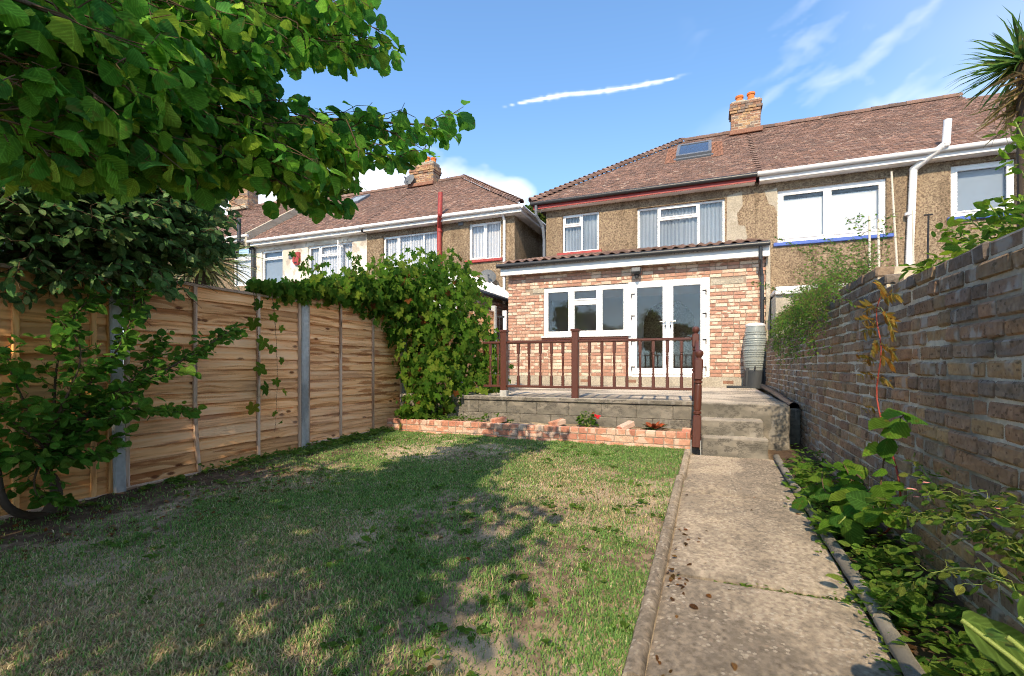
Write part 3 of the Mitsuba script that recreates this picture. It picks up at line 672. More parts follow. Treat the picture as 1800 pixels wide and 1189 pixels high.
def chimney(parent, x, y, w, d, z0, z1, pots, r, z2=None):
    ck = part(parent, 'chimney', box(x - w / 2 + .008, x + w / 2 - .008, y - d / 2 + .008, y + d / 2 - .008, z0, z1 - .01), 'mortar')
    ms = []; n = int((z1 - z0) / .085)
    for k in range(n):
        z = z0 + k * .085; o = .035 * (k >= n - 4) + .02 * (k == n - 3)
        for yy in (y - d / 2 - o, y + d / 2 + o - .1): ms += brick_run(x - w / 2 - o, x + w / 2 + o, yy, yy + .1, z, z + .074, r, off=.11 * (k % 2), jig=.008)
        for xx in (x - w / 2 - o, x + w / 2 + o - .1): ms += brick_run(xx, xx + .1, y - d / 2 - o + .1, y + d / 2 + o - .1, z, z + .074, r, along='y', off=.11 * (k % 2), jig=.0)
    m = cat(ms); part(ck, 'brickwork', m[:2], 'chim_brick', uv=m[2], kind='stuff')
    part(ck, 'flaunching', rough(cbox(x - w / 2, x + w / 2, y - d / 2, y + d / 2, z1 - .04, z1 + .05, .03), .06, 3, .1), 'cement', smooth=True)
    part(ck, 'flashing', cbox(x - w / 2 - .05, x + w / 2 + .05, y - d / 2 - .14, y - d / 2 - .02, z0 + .12 + .0, z0 + .26, .01), 'new_tile' if pots else 'cement')
    for px_, h in pots:
        part(ck, 'chimney_pot', lathe([(.115, z1), (.11, z1 + .04), (.10, z1 + h - .07), (.125, z1 + h - .06), (.125, z1 + h), (.095, z1 + h), (.09, z1 + h - .2)], 18, (x + px_, y, 0)), 'terracotta', smooth=40)
    return ck
WY = 13.9
# ---- the brown pebbledashed house with the brick extension
r = np.random.default_rng(21)
hs = thing('terraced_house', 'brown pebbledashed end house with the red brick rear extension and patio doors', 'house')
SW, BW = (-4.035, 4.44, -2.945, 5.57), (-1.87, 4.26, .375, 5.50)
part(hs, 'wall', wall_mesh(-4.54, 1.10, .5, 5.80, WY, .28, [SW, BW]), 'pebble')
part(hs, 'side_wall', box(-4.54, -4.30, WY + .28, 21.3, .5, 5.80), 'pebble')
part(hs, 'wall_patch', cat([extrude(Polygon([(.42, 4.3), (.43, 5.55), (.78, 5.62), (.80, 5.25), (.66, 5.05), (.70, 4.75), (.86, 4.72), (.92, 4.3)]), WY - .006, WY + .01)]), 'cement', 'smooth cement repair beside the wide upstairs window')
window(hs, *[SW[0], SW[2], SW[1], SW[3]], WY, [-3.46], [(0, 5.24)], 'net_sky_tone', lights=(1,))
window(hs, *[BW[0], BW[2], BW[1], BW[3]], WY, [-1.30, -.27], [(1, 5.14)], 'net_sky_tone', lights=(2,))
sill(hs, -4.18, -2.86, 4.44, 'red_paint')
gk = gutter(hs, -4.9, 1.10, 0, 'black_pipe', 'red_paint')
L0 = RL
skip = [(-1.10, .16, 2.28, 4.12)]
rk = roof(hs, [(-4.90, 0), (1.12, 0), (1.12, RL), (-.79, RL)], 0, r, 300, skip=skip)
ms = []
for k in range(40):
    s = 2.2 + k * .105
    if s > 4.05: break
    for x in np.concatenate([np.arange(-1.26, -1.0, .168), np.arange(.05, .38, .168)]):
        c = np.array([roof_pt(x, s - .03, 0, .034), roof_pt(x + .16, s - .03, 0, .034), roof_pt(x + .16, s + .105, 0, .02), roof_pt(x, s + .105, 0, .02)])
        ms.append((c, np.array([[0, 1, 2], [0, 2, 3]]), np.stack([np.full(4, 8.0 * r.integers(0, 60)), np.zeros(4)], 1)))
for m in ms: part(rk, 'new_roof_tile', m[:2], 'new_tile', uv=m[2])
sk = part(rk, 'roof_window', cat([(lambda a, b, s0, s1, h0, h1: (np.array([roof_pt(x, s, 0, n) for x in (a, b) for s in (s0, s1) for n in (h0, h1)]), FB))(*q) for q in
     ((-.95, -.86, 2.50, 3.98, -.02, .13), (-.03, .06, 2.50, 3.98, -.02, .13), (-.86, -.03, 2.50, 2.63, -.02, .125), (-.86, -.03, 3.86, 3.98, -.02, .125), (-1.0, .11, 2.38, 2.50, -.02, .05))]), 'grey_pipe')
part(rk, 'roof_window_pane', np.array([roof_pt(a, s, 0, .11) for a, s in ((-.87, 2.62), (-.02, 2.62), (-.02, 3.87), (-.87, 3.87))]).reshape(4, 3).tolist() and (np.array([roof_pt(a, s, 0, .11) for a, s in ((-.87, 2.62), (-.02, 2.62), (-.02, 3.87), (-.87, 3.87))]), np.array([[0, 1, 2], [0, 2, 3]])), 'glass')
part(rk, 'roof_window_blind', (np.array([roof_pt(a, s, 0, .03) for a, s in ((-.87, 2.62), (-.02, 2.62), (-.02, 3.87), (-.87, 3.87))]), np.array([[0, 1, 2], [0, 2, 3]])), 'dark')
hip(rk, (-4.9, EY, EZZ + .02), (-.79, RYY, EZZ + UP[2] * RL + .03), r)
ridge(rk, -.79, .80, 0, r)
part(rk, 'hip_end', (np.array([(-4.9, EY, EZZ - .02), (-.79, RYY, EZZ + UP[2] * RL - .02), (-4.9, 2 * RYY - EY, EZZ - .02)]), np.array([[0, 1, 2]])), 'tile')
chimney(hs, 1.08, RYY - .05, .86, .52, 8.42, 9.62, [(-.17, .30), (.17, .34)], r)
pipe(hs, [(-4.74, EY - .0, 5.86), (-4.74, EY + .02, 5.55), (-4.60, EY + .22, 5.25), (-4.58, WY - .06, 4.9), (-4.58, WY - .06, 3.6)], .045, 'grey_pipe', clips=(4.7, 4.2))
# ---- rear extension
XY = 10.93
ew = part(hs, 'extension_wall', wall_mesh(-4.52, 1.03, .875, 3.40, XY + .016, .25, [(-3.63, 1.78, -1.57, 2.935), (-1.66, .5, .005, 2.955), (-1.70, 1.78, -1.5, 2.935)]), 'house_mortar')
holes = Polygon([(-3.63, 1.78), (-1.66, 1.78), (-1.66, .5), (.005, .5), (.005, 2.955), (-1.60, 2.955), (-1.60, 2.935), (-3.63, 2.935)])
patches = [(-3.92, 2.83, -3.60, 2.94), (.005, 2.79, .66, 2.90)]
r = np.random.default_rng(31); eb = []
for c in range(32):
    z0 = .880 + c * .0765; x = -4.535 - (.1125 if c % 2 else 0); zz = z0 + .0635
    if zz > 3.36: break
    while x < 1.03:
        l = .215 if (c % 4 or r.random() > .5) else .1025
        if r.random() < .14: l = .1025
        a, b = max(x, -4.535), min(x + l, 1.045); x += l + .012
        if b - a < .03: continue
        g = sbox(a, z0, b, zz).difference(holes)
        if g.is_empty: continue
        a2, zz0, b2, zz1 = g.bounds
        if any(a2 < q[2] - .02 and b2 > q[0] + .02 and zz0 < q[3] - .01 and zz1 > q[1] + .01 for q in patches): continue
        if b2 - a2 < .02: continue
        eb.append(iduv(cbox(a2, b2, XY - .001 + .003 * (r.random() - .5), XY + .09, zz0, zz1, .003), int(r.integers(0, 90))))
pieces(ew, 'brick', eb, 'house_brick', 300)
for i, q in enumerate(patches): part(ew, 'lintel_patch', rough(box(q[0] + .02, q[2] - .02, XY - .002, XY + .05, q[1], q[3]), .02, i + 3, .06), 'cement')
part(hs, 'plinth', cbox(-4.55, 1.04, XY - .012, XY + .25, PZ - .02, .872, .006), 'cement')
for px in (1028, 1110, 1280):
    p = on_y(px, 671, XY); part(hs, 'air_brick', cat([cbox(p[0] - .1, p[0] + .1, XY - .016, XY, .735, .80, .003)] + [cbox(p[0] - .085 + k * .03, p[0] - .072 + k * .03, XY - .019, XY - .014, .745, .79, .001) for k in range(6)]), 'chim_brick')
part(hs, 'side_extension_wall', cat([box(-4.52, -4.30, XY + .26, WY, .5, 3.5), box(.80, 1.03, XY + .26, WY, .5, 3.5)]), 'house_mortar')
# window beside the doors
r = np.random.default_rng(33)
wk = window(hs, -3.63, -1.66, 1.80, 2.935, XY, [-2.96, -2.31], [(1, 2.575)], None, inset=.03, fw=.075, lights=(0, 1, 2, 3))
for k in [k for k in scene if k.startswith(wk + '__reveal_room')]: del scene[k]
part(hs, 'sill', cbox(-3.68, -1.60, XY - .06, XY + .04, 1.765, 1.80, .006), 'white')
part(hs, 'brick_sill', cbox(-3.66, -1.66, XY - .035, XY + .04, 1.715, 1.762, .004), 'brown_wood')
# french doors
df = part(hs, 'door_frame', cat([cbox(-1.66, -1.585, XY + .0, XY + .08, .875, 2.955), cbox(-.065, .005, XY + .0, XY + .08, .875, 2.955), cbox(-1.585, -.065, XY + .0, XY + .08, 2.885, 2.955), cbox(-1.585, -.065, XY - .01, XY + .09, .845, .905)]), 'white')
def door(x0, x1, hinge):
    s = .105; y0, y1 = XY - .012, XY + .045
    gz0, gz1 = 1.06, 2.815
    dk = part(hs, 'patio_door', cat([cbox(x0, x0 + s, y0, y1, .915, 2.88), cbox(x1 - s, x1, y0, y1, .915, 2.88), cbox(x0 + s, x1 - s, y0 + .002, y1, .915, gz0), cbox(x0 + s, x1 - s, y0 + .002, y1, gz1, 2.88)]), 'white')
    part(dk, 'pane', (np.array([[x0 + s - .01, XY + .02, gz0 - .01], [x1 - s + .01, XY + .02, gz0 - .01], [x1 - s + .01, XY + .02, gz1 + .01], [x0 + s - .01, XY + .02, gz1 + .01]]), np.array([[0, 1, 2], [0, 2, 3]])), 'glass')
    hx = x1 - .05 if hinge < 0 else x0 + .05
    part(dk, 'handle', cat([cbox(hx - .018, hx + .018, y0 - .01, y0, 1.90, 2.10, .004), tube([(hx, y0 - .01, 2.06), (hx, y0 - .05, 2.06), (hx + hinge * .11, y0 - .05, 2.055)], .011, 8)]), 'metal', smooth=40)
    part(dk, 'keyhole', cat([cbox(hx - .012, hx + .012, y0 - .014, y0 - .008, 1.93, 1.98, .002)]), 'dark')
    ex = x0 - .005 if hinge < 0 else x1 + .005
    for z in (1.05, 1.62, 2.17, 2.65):
        part(dk, 'hinge', cat([tube([(ex, y0 - .014, z - .05), (ex, y0 - .014, z + .045)], .011, 8), cbox(min(ex, ex - hinge * .07), max(ex, ex - hinge * .07), y0 - .012, y0 - .001, z + .02, z + .045, .002)]), 'dark', smooth=40)
door(-1.58, -.828, -1); door(-.822, -.07, 1)
# inside the extension
rm = part(hs, 'room', cat([box(-4.28, .80, XY + .3, WY - .02, .80, .86), box(-4.28, .80, XY + .27, WY - .02, 3.02, 3.06), box(-4.29, -4.27, XY + .3, WY, .86, 3.02), box(.78, .795, XY + .3, WY, .86, 3.02), wall_mesh(-4.3, .8, .86, 3.02, WY - .06, .04, [])]) if False else cat([box(-4.28, .80, XY + .3, WY - .02, .80, .86), box(-4.28, .80, XY + .27, WY - .02, 3.02, 3.06), box(-4.29, -4.27, XY + .3, WY, .86, 3.02), box(.78, .795, XY + .3, WY, .86, 3.02)]), 'room')
arch = Point(-1.02, 2.22).buffer(.66, 24).union(sbox(-1.68, .5, -.36, 2.22))
pw = sbox(-4.3, .86, .8, 3.02).difference(arch)
part(hs, 'room_back_wall', cat([extrude(g, WY - .16, WY - .04) for g in (pw.geoms if hasattr(pw, 'geoms') else [pw])]), 'room')
# extension roof: rolled tiles, gutter, fascia
r = np.random.default_rng(35)
EX0, EX1, ry0, rz0, ry1, rz1 = -4.66, 1.06, 10.66, 3.53, 13.9, 4.33
sl = math.hypot(ry1 - ry0, rz1 - rz0); eu = np.array([0, ry1 - ry0, rz1 - rz0]) / sl; en = np.array([0, -eu[2], eu[1]])
er = part(hs, 'extension_roof', (lambda v: (np.vstack([v, v - [0, 0, .08]]), np.array([[0, 1, 2], [0, 2, 3], [4, 6, 5], [4, 7, 6], [0, 4, 5], [0, 5, 1]])))(np.array([(EX0, ry0, rz0), (EX1, ry0, rz0), (EX1, ry1, rz1), (EX0, ry1, rz1)], float)), 'tile')
ncol, nrow = 26, 10; cw = (EX1 - EX0) / ncol
for k in range(nrow):
    for c in range(ncol):
        n = 9; t = np.linspace(0, 1, n); X = EX0 + (c + t) * cw; h = .022 + .024 * np.sin(t * 2 * np.pi); j = .006 * r.random()
        s0, s1 = k * sl / nrow - .05, (k + 1) * sl / nrow
        def L_(s, dn): return np.array([EX0 * 0, ry0, rz0]) + np.stack([X, X * 0, X * 0], 1) + eu * s + en * (h + dn)[:, None]
        v = np.vstack([L_(s0, .020 + j), L_(min(s1, sl), .0), L_(s0, .006 + j)]); i = np.arange(n - 1)
        f = np.vstack([np.stack([i, i + 1, i + 1 + n], 1), np.stack([i, i + 1 + n, i + n], 1), np.stack([i + 2 * n, i + 2 * n + 1, i + 1], 1), np.stack([i + 2 * n, i + 1, i], 1)])
        part(er, 'roof_tile', (v, f), 'tile', uv=np.stack([np.full(len(v), 8.0 * r.integers(0, 90)), v[:, 1] - ry0], 1))
part(hs, 'extension_fascia', cat([box(-4.62, 1.075, 10.70, 10.735, 3.265, 3.52), box(-4.62, 1.075, 10.735, XY + .02, 3.29, 3.31)]), 'board_white')
part(hs, 'extension_fascia_end', cat([box(1.076, 1.09, 10.70, XY + .1, 3.265, 3.52), box(-4.64, -4.622, 10.70, XY + .1, 3.265, 3.52)]), 'board_white')
part(hs, 'extension_gutter', cat([tube([(-4.70, 10.615, 3.475), (1.09, 10.615, 3.49)], .052, 12)]), 'black_pipe', smooth=40)
pipe(hs, [(.93, 10.65, 3.44), (.93, 10.66, 3.20), (.945, 10.83, 3.06), (.97, 10.87, 2.9), (.985, 10.87, .75)], .036, 'black_pipe', 'extension_downpipe', clips=(2.45,))
part(hs, 'party_edge', cbox(1.045, 1.125, XY - .02, WY - .0, .6, 3.62, .01), 'cement')

# ---- neighbouring houses
def plain_house(lab, x0, x1, wall, dz=0, name='terraced_house', z1=5.80):
    return thing(name, lab, 'house')
r = np.random.default_rng(41)
h2 = thing('terraced_house', 'brown pebbledashed house with blue window sills behind the garden wall', 'house')
NW, N2 = (1.595, 4.21, 3.855, 5.54), (5.05, 4.46, 6.17, 5.63)
part(h2, 'wall', wall_mesh(1.103, 6.60, .5, 5.80, WY, .28, [NW, N2]), 'pebble')
part(h2, 'wall_patch', cat([extrude(Polygon([(1.30, 5.55), (1.585, 5.60), (1.59, 4.95), (1.52, 5.15), (1.40, 5.22)]), WY - .006, WY + .01)]), 'cement')
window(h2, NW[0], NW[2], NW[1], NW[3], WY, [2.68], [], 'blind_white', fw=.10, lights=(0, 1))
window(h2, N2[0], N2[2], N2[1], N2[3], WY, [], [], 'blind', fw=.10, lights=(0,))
sill(h2, 1.50, 3.98, 4.205, 'blue_paint'); sill(h2, 4.98, 6.25, 4.45, 'blue_paint')
gutter(h2, 1.11, 6.62, 0, 'grey_white', 'board_white')
rk = roof(h2, [(1.125, 0), (6.62, 0), (6.62, RL), (1.125, RL)], 0, r, 300); ridge(rk, 1.52, 6.62, 0, r)
pipe(h2, [(4.84, EY - .09, 6.50), (4.81, EY - .09, 5.98), (4.34, WY - .09, 5.62), (4.26, WY - .09, 3.4)], .075, 'white', 'vent_pipe', 'white vent pipe with a crooked neck', clips=(4.6,))
part(h2, 'lean_to', cat([box(1.14, 2.3, 10.2, WY, .5, 2.42)]), 'cement')
part(h2, 'lean_to_fascia', cat([cbox(1.13, 2.4, 10.12, 10.2, 2.42, 2.56, .01), cbox(1.13, 2.4, 10.2, WY - .01, 2.48, 2.54, .01)]), 'board_white')
h3 = thing('terraced_house', 'next house along, its lower roof behind the cordyline', 'house')
part(h3, 'wall', box(6.605, 12.4, WY, WY + .3, .5, 5.8), 'pebble')
gutter(h3, 6.64, 12.4, 0, 'grey_white', 'board_white')
rk = roof(h3, [(6.64, 0), (12.4, 0), (12.4, RL * .93), (6.64, RL * .93)], -.02, r, 0)
# ---- the terrace on the left
r = np.random.default_rng(51)
hA = thing('terraced_house', 'brown pebbledashed end house with a red vent pipe, left of the gap', 'house')
A1, A2 = (-7.135, 4.47, -6.02, 5.65), (-10.46, 4.22, -8.26, 5.57)
part(hA, 'wall', wall_mesh(-11.13, -5.555, .5, 5.80, WY, .28, [A1, A2]), 'pebble')
part(hA, 'side_wall', cbox(-5.80, -5.555, WY + .282, 21.3, .5, 5.80, .01), 'pebble')
window(hA, A1[0], A1[2], A1[1], A1[3], WY, [-6.56], [], 'net', lights=(0,))
window(hA, A2[0], A2[2], A2[1], A2[3], WY, [-9.83, -8.86], [], 'net', lights=(0,))
sill(hA, -7.26, -5.95, 4.47, 'red_paint'); sill(hA, -10.55, -8.2, 4.22, 'red_paint')
gutter(hA, -11.12, -5.2, 0, 'white', 'board_white')
part(hA, 'side_gutter', cat([tube([(-5.2, EY, EZZ - .045), (-5.2, 21.4, EZZ - .045)], .058, 10)]), 'white', smooth=40)
part(hA, 'side_soffit', cat([box(-5.55, -5.27, EY + .08, 21.4, EZZ - .20, EZZ - .18), box(-5.27, -5.24, EY + .05, 21.4, EZZ - .20, EZZ)]), 'board_white')
rk = roof(hA, [(-11.13, 0), (-5.22, 0), (-9.33, RL), (-11.13, RL)], 0, r, 0)
hip(rk, (-5.22, EY, EZZ + .02), (-9.33, RYY, EZZ + UP[2] * RL + .03), r, L=.24)
part(rk, 'hip_end', (np.array([(-5.22, EY, EZZ - .02), (-9.33, RYY, EZZ + UP[2] * RL - .02), (-5.22, 2 * RYY - EY, EZZ - .02)]), np.array([[0, 2, 1]])), 'tile')
ridge(rk, -10.4, -9.33, 0, r)
chimney(hA, -11.05, RYY - .05, 1.10, .55, 8.42, 9.50, [(-.32, .16), (.10, .34), (.40, .26)], r)
pipe(hA, [(-7.92, EY - .09, 6.62), (-7.94, EY - .09, 5.93), (-8.17, WY - .09, 5.62), (-8.15, WY - .09, 3.6)], .075, 'red_paint', 'vent_pipe', 'dull red vent pipe rising past the gutter', clips=(5.5,))
pipe(hA, [(-5.87, EY + .05, 5.84), (-5.87, WY - .07, 5.6), (-5.88, WY - .07, 2.6)], .042, 'white', clips=(4.5,))
part(hA, 'vent', cbox(-7.50, -7.32, WY - .05, WY, 5.62, 5.76, .01), 'grey_pipe')
# low lean-to with a white sheet roof against it
LY = 10.5
lw = part(hA, 'lean_to_wall', cat([box(-6.55, -5.37, LY + .12, LY + .2, .5, 2.9), box(-5.46, -5.37, LY + .2, WY, .5, 2.86)]), 'house_mortar')
lb = []
for c in range(30):
    z0 = .62 + c * .0765
    if z0 > 2.82: break
    lb += brick_run(-6.55, -5.36, LY + .10, LY + .19, z0, z0 + .064, r, off=.11 * (c % 2), j=.012, jig=.002) + brick_run(-5.45, -5.36, LY + .2, WY - .02, z0, z0 + .064, r, along='y', off=.11 * (c % 2), j=.012, jig=.002)
pieces(lw, 'brick', lb, 'red_brick', 120, 'bricks')
v = np.array([(-6.62, LY, 2.96), (-5.92, LY, 3.52), (-5.22, LY, 2.96), (-6.62, 13.88, 2.96), (-5.92, 13.88, 3.52), (-5.22, 13.88, 2.96)])
part(hA, 'lean_to_roof', (np.vstack([v, v - [0, 0, .05]]), np.array([[0, 1, 4], [0, 4, 3], [1, 2, 5], [1, 5, 4], [6, 10, 7], [6, 9, 10], [7, 11, 8], [7, 10, 11], [0, 6, 7], [0, 7, 1], [1, 7, 8], [1, 8, 2], [2, 8, 11], [2, 11, 5]])), 'board_white', 'white sheet roof of the lean-to above the vine')
for y in np.arange(LY + .05, 13.8, .48):
    part(hA, 'glazing_bar', tube(np.array([(-5.92, y, 3.54), (-5.22, y, 2.98)]), .018, 6), 'white')
part(hA, 'lean_to_gable', extrude(Polygon([(-6.55, 2.90), (-5.29, 2.90), (-5.29, 2.98), (-5.92, 3.46), (-6.55, 2.98)]), LY + .03, LY + .09), 'grey_white')
part(hA, 'lean_to_front_gutter', tube([(-6.6, LY - .03, 2.90), (-5.2, LY - .03, 2.90)], .05, 10), 'grey_pipe', smooth=40)
part(hA, 'lean_to_window', cbox(-6.35, -5.80, LY + .075, LY + .098, 2.05, 2.80, .01), 'white')
part(hA, 'lean_to_gutter', tube([(-5.19, LY - .05, 2.93), (-5.19, 13.85, 2.93)], .055, 10), 'grey_pipe', smooth=40)
part(hA, 'lean_to_window', cbox(-6.2, -5.5, 10.08, 10.10, 2.1, 2.75, .01), 'white')
hB = thing('terraced_house', 'flaking white rendered house with open windows, middle of the left terrace', 'house')
B1, B2 = (-13.83, 4.28, -11.78, 5.55), (-16.17, 4.28, -15.08, 5.59)
part(hB, 'wall', wall_mesh(-16.57, -11.135, .5, 5.80, WY, .28, [B1, B2]), 'white_render')
wb_ = window(hB, B1[0], B1[2], B1[1], B1[3], WY, [-13.28, -12.30], [(1, 5.15)], 'net', lights=(0, 2))
part(wb_, 'open_sash', cat([(lambda q: rotz(q, -1.0, (-12.28, WY, 0)))(cbox(-12.28 + a, -12.28 + b, WY - .05, WY - .01, z0, z1, .004)) for a, b, z0, z1 in ((0, .05, 4.34, 5.5), (.46, .51, 4.34, 5.5), (.05, .46, 4.34, 4.39), (.05, .46, 5.45, 5.5))]), 'white')
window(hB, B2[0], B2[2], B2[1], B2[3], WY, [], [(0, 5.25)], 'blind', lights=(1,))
gutter(hB, -16.5, -11.14, 0, 'white', 'board_white')
rk = roof(hB, [(-16.5, 0), (-11.135, 0), (-11.135, RL), (-16.5, RL)], 0, r, 0); ridge(rk, -16.4, -11.7, 0, r)
swk = part(rk, 'roof_window', cat([(np.array([roof_pt(x, s, 0, n) for x in (a, b) for s in (s0, s1) for n in (0, .1)]), FB) for a, b, s0, s1 in ((-14.25, -14.17, 3.3, 4.3), (-13.55, -13.47, 3.3, 4.3), (-14.17, -13.55, 3.3, 3.38), (-14.17, -13.55, 4.22, 4.3))]), 'grey_pipe')
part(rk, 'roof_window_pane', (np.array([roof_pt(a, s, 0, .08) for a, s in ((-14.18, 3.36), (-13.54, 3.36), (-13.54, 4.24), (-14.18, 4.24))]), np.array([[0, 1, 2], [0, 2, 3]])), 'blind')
part(hB, 'vent', cbox(-14.75, -14.5, WY - .03, WY, 5.16, 5.34, .01), 'grey_pipe')
hC = thing('terraced_house', 'house with a raised roof beyond the black soil pipe, far left of the terrace', 'house')
C1 = (-17.75, 4.3, -16.75, 5.86)
part(hC, 'wall', wall_mesh(-22.0, -16.575, .5, 6.05, WY, .28, [C1]), 'pebble')
window(hC, C1[0], C1[2], C1[1], C1[3], WY, [], [(0, 5.35)], 'blind_white', lights=(1,))
gutter(hC, -22.0, -16.5, .25, 'white', 'board_white')
rk = roof(hC, [(-22.0, 0), (-16.62, 0), (-16.62, RL), (-22.0, RL)], .25, r, 0); ridge(rk, -20.9, -16.6, .25, r)
m = np.array([roof_pt(x, s, dz) for dz in (-.3, .33) for x in (-16.62, -16.505) for s in (-.05, RL)])
part(hC, 'parapet', (m[[0, 1, 4, 5, 2, 3, 6, 7]], FB[:, ::-1]), 'cement', 'rendered step between the two roof levels')
chimney(hC, -21.65, RYY - .05, 1.3, .62, 8.7, 10.25, [], r)
pipe(hC, [(-16.85, EY - .10, 6.80), (-16.85, EY - .10, 5.92), (-16.52, WY - .09, 5.66), (-16.5, WY - .09, 3.8)], .07, 'black_pipe', 'soil_pipe', 'black soil pipe with a crooked neck', clips=(5.0,))

# ------------------------------------------------------------------ small fixtures
def dish(name, lab, c, rad, face, arm):
    t = thing(name, lab, 'satellite dish'); f = np.asarray(face, float); f /= np.linalg.norm(f); s = np.cross(f, [0, 0, 1]); s /= np.linalg.norm(s); u = np.cross(s, f); M = np.stack([s, u, f], 1)
    prof = [(rad * k / 6, .18 * rad * (k / 6) ** 2) for k in range(7)]
    a = lathe(prof + [(rad * .985, .18 * rad + .012), (rad * .5, .055 * rad), (.001, .012)], 28)
    part(t, 'reflector', move(apart((a[0] * [1, 1, -1] + [0, 0, .18 * rad], a[1][:, ::-1]), M), c), 'dish', smooth=50)
    c = np.asarray(c, float); lnb = c + f * rad * .85 - u * rad * .35
    part(t, 'arm', cat([tube([c - u * rad * .9, c - u * rad * .75 + f * rad * .4, lnb], .014, 6), tube([c - f * .02, arm], .02, 8)]), 'grey_pipe', smooth=40)
    part(t, 'feed_horn', tube([lnb - f * .05, lnb + f * .05], .032, 10), 'grey_pipe', smooth=40)
dish('satellite_dish', 'grey satellite dish on the brown wall above the lean-to', (-6.26, WY - .42, 3.84), .25, (.45, -.8, .42), (-6.26, WY, 3.6))
dish('satellite_dish', 'pale satellite dish fixed to the chimney on the left terrace', on_y(719, 316, RYY - .5), .26, (-.1, -.85, .35), (-11.5, RYY - .25, 8.95))
ae = thing('aerial', 'television aerial on the left chimney', 'aerial')
a0 = np.array([-11.05, RYY - .05, 9.6])
part(ae, 'mast', tube([a0, a0 + [0, 0, .92]], .018, 6), 'dark')
part(ae, 'boom', tube([a0 + [-.1, 0, .62], a0 + [.62, -.2, .95]], .012, 6), 'dark')
for k in range(6):
    q_ = a0 + [-.05 + .11 * k, -.03 * k, .64 + .05 * k]; part(ae, 'element', tube([q_ - [0, .16, -.02], q_ + [0, .16, -.02]], .006, 5), 'dark')
part(ae, 'boom', tube([a0 + [-.62, 0, .86], a0 + [.1, 0, .90]], .01, 6), 'dark')
for k in range(5):
    q_ = a0 + [-.58 + .12 * k, 0, .865 + .008 * k]; part(ae, 'element', tube([q_ - [0, .15, .02], q_ + [0, .15, .05]], .006, 5), 'dark')
al = thing('alarm_box', 'red burglar alarm box on the white house wall', 'alarm box')
part(al, 'casing', extrude(Polygon([(-14.5, 5.36), (-14.18, 5.36), (-14.18, 5.02), (-14.26, 4.90), (-14.42, 4.90), (-14.5, 5.02)]), WY - .09, WY), 'red_paint')
part(al, 'strobe', cbox(-14.40, -14.28, WY - .11, WY - .08, 4.94, 5.0, .01), 'dark')
fl = thing('security_light', 'dark floodlight with sensor above the patio doors', 'light')
part(fl, 'lamp_housing', cat([apart(cbox(-.10, .10, -.06, .05, -.06, .06, .012), [[1, 0, 0], [0, .92, .38], [0, -.38, .92]])[0:2]])[0:2] and move(apart(cbox(-.10, .10, -.06, .05, -.06, .06, .012), [[1, 0, 0], [0, .92, .38], [0, -.38, .92]]), (-1.47, 10.76, 3.16)), 'butt_stand')
part(fl, 'lens', move(apart(cbox(-.085, .085, -.066, -.058, -.048, .048, .003), [[1, 0, 0], [0, .92, .38], [0, -.38, .92]]), (-1.47, 10.76, 3.16)), 'dish')
part(fl, 'sensor', lathe([(.001, 3.0), (.035, 3.01), (.04, 3.04), (.03, 3.08), (.001, 3.085)], 14, (-1.46, 10.80, 0)), 'dark', smooth=40)
part(fl, 'bracket', cbox(-1.52, -1.42, 10.82, 10.94, 3.06, 3.12, .01), 'dark')
wbt = thing('water_butt', 'tall ribbed grey green water butt on a black stand by the downpipe', 'water butt')
bx, by, bz = .83, 10.60, PZ
prof = [(.150, bz + .28), (.168, bz + .31), (.184, bz + .37)]
def butt_r(z): return .217 - .21 * (z - .72) ** 2
for z0_, n_ in ((.41, 4), (.62, 4), (.84, 4), (1.05, 2)):
    for k in range(n_):
        z = z0_ + k * .043; q_ = butt_r(z); prof += [(q_ - .010, bz + z - .014), (q_ + .006, bz + z - .005), (q_ + .006, bz + z + .005), (q_ - .010, bz + z + .014)]
prof += [(.176, bz + 1.15), (.168, bz + 1.205)]
part(wbt, 'barrel', lathe(prof, 36, (bx, by, 0)), 'butt_green', smooth=25)
part(wbt, 'lid', lathe([(.178, bz + 1.205), (.178, bz + 1.235), (.165, bz + 1.25), (.12, bz + 1.268), (.001, bz + 1.28)], 36, (bx, by, 0)), 'grey_white', smooth=30)
part(wbt, 'stand', cat([lathe([(.215, bz), (.205, bz + .34), (.17, bz + .36)], 12, (bx, by, 0))] + [cbox(bx + a - .03, bx + a + .03, by - .20 + abs(a) * .4, by - .14, bz, bz + .40, .01) for a in (-.14, .14)]), 'butt_stand', smooth=30)
part(wbt, 'tap', cat([tube([(bx - .02, by - .16, bz + .40), (bx - .02, by - .24, bz + .40)], .014, 8), tube([(bx - .02, by - .23, bz + .43), (bx - .02, by - .23, bz + .36)], .012, 8)]), 'dark', smooth=40)
tr = thing('plastic_tray', 'flat black tray on the patio beside the water butt', 'tray')
part(tr, 'base', cbox(.32, .72, 10.42, 10.74, PZ + .002, PZ + .014, .004), 'butt_stand')
part(tr, 'rim', cat([cbox(.32, .72, 10.42, 10.435, PZ + .014, PZ + .04, .003), cbox(.32, .72, 10.725, 10.74, PZ + .014, PZ + .04, .003), cbox(.32, .335, 10.435, 10.725, PZ + .014, PZ + .04, .003), cbox(.705, .72, 10.435, 10.725, PZ + .014, PZ + .04, .003)]), 'butt_stand')
dp = thing('drain_pipe', 'black plastic drain pipe lying along the wall with its open end outwards', 'pipe')
pts = np.array([(.93, 10.2, PZ + .05), (.935, 8.5, .68), (.92, 6.55, .615)])
yy = curve(pts, 12); tv, tf = tube(yy, .052, 16, cap=False); iv, if_ = tube(yy, .044, 16, cap=False)
part(dp, 'pipe_body', cat([(tv, tf), (iv, if_[:, ::-1])]), 'black_pipe', smooth=40)
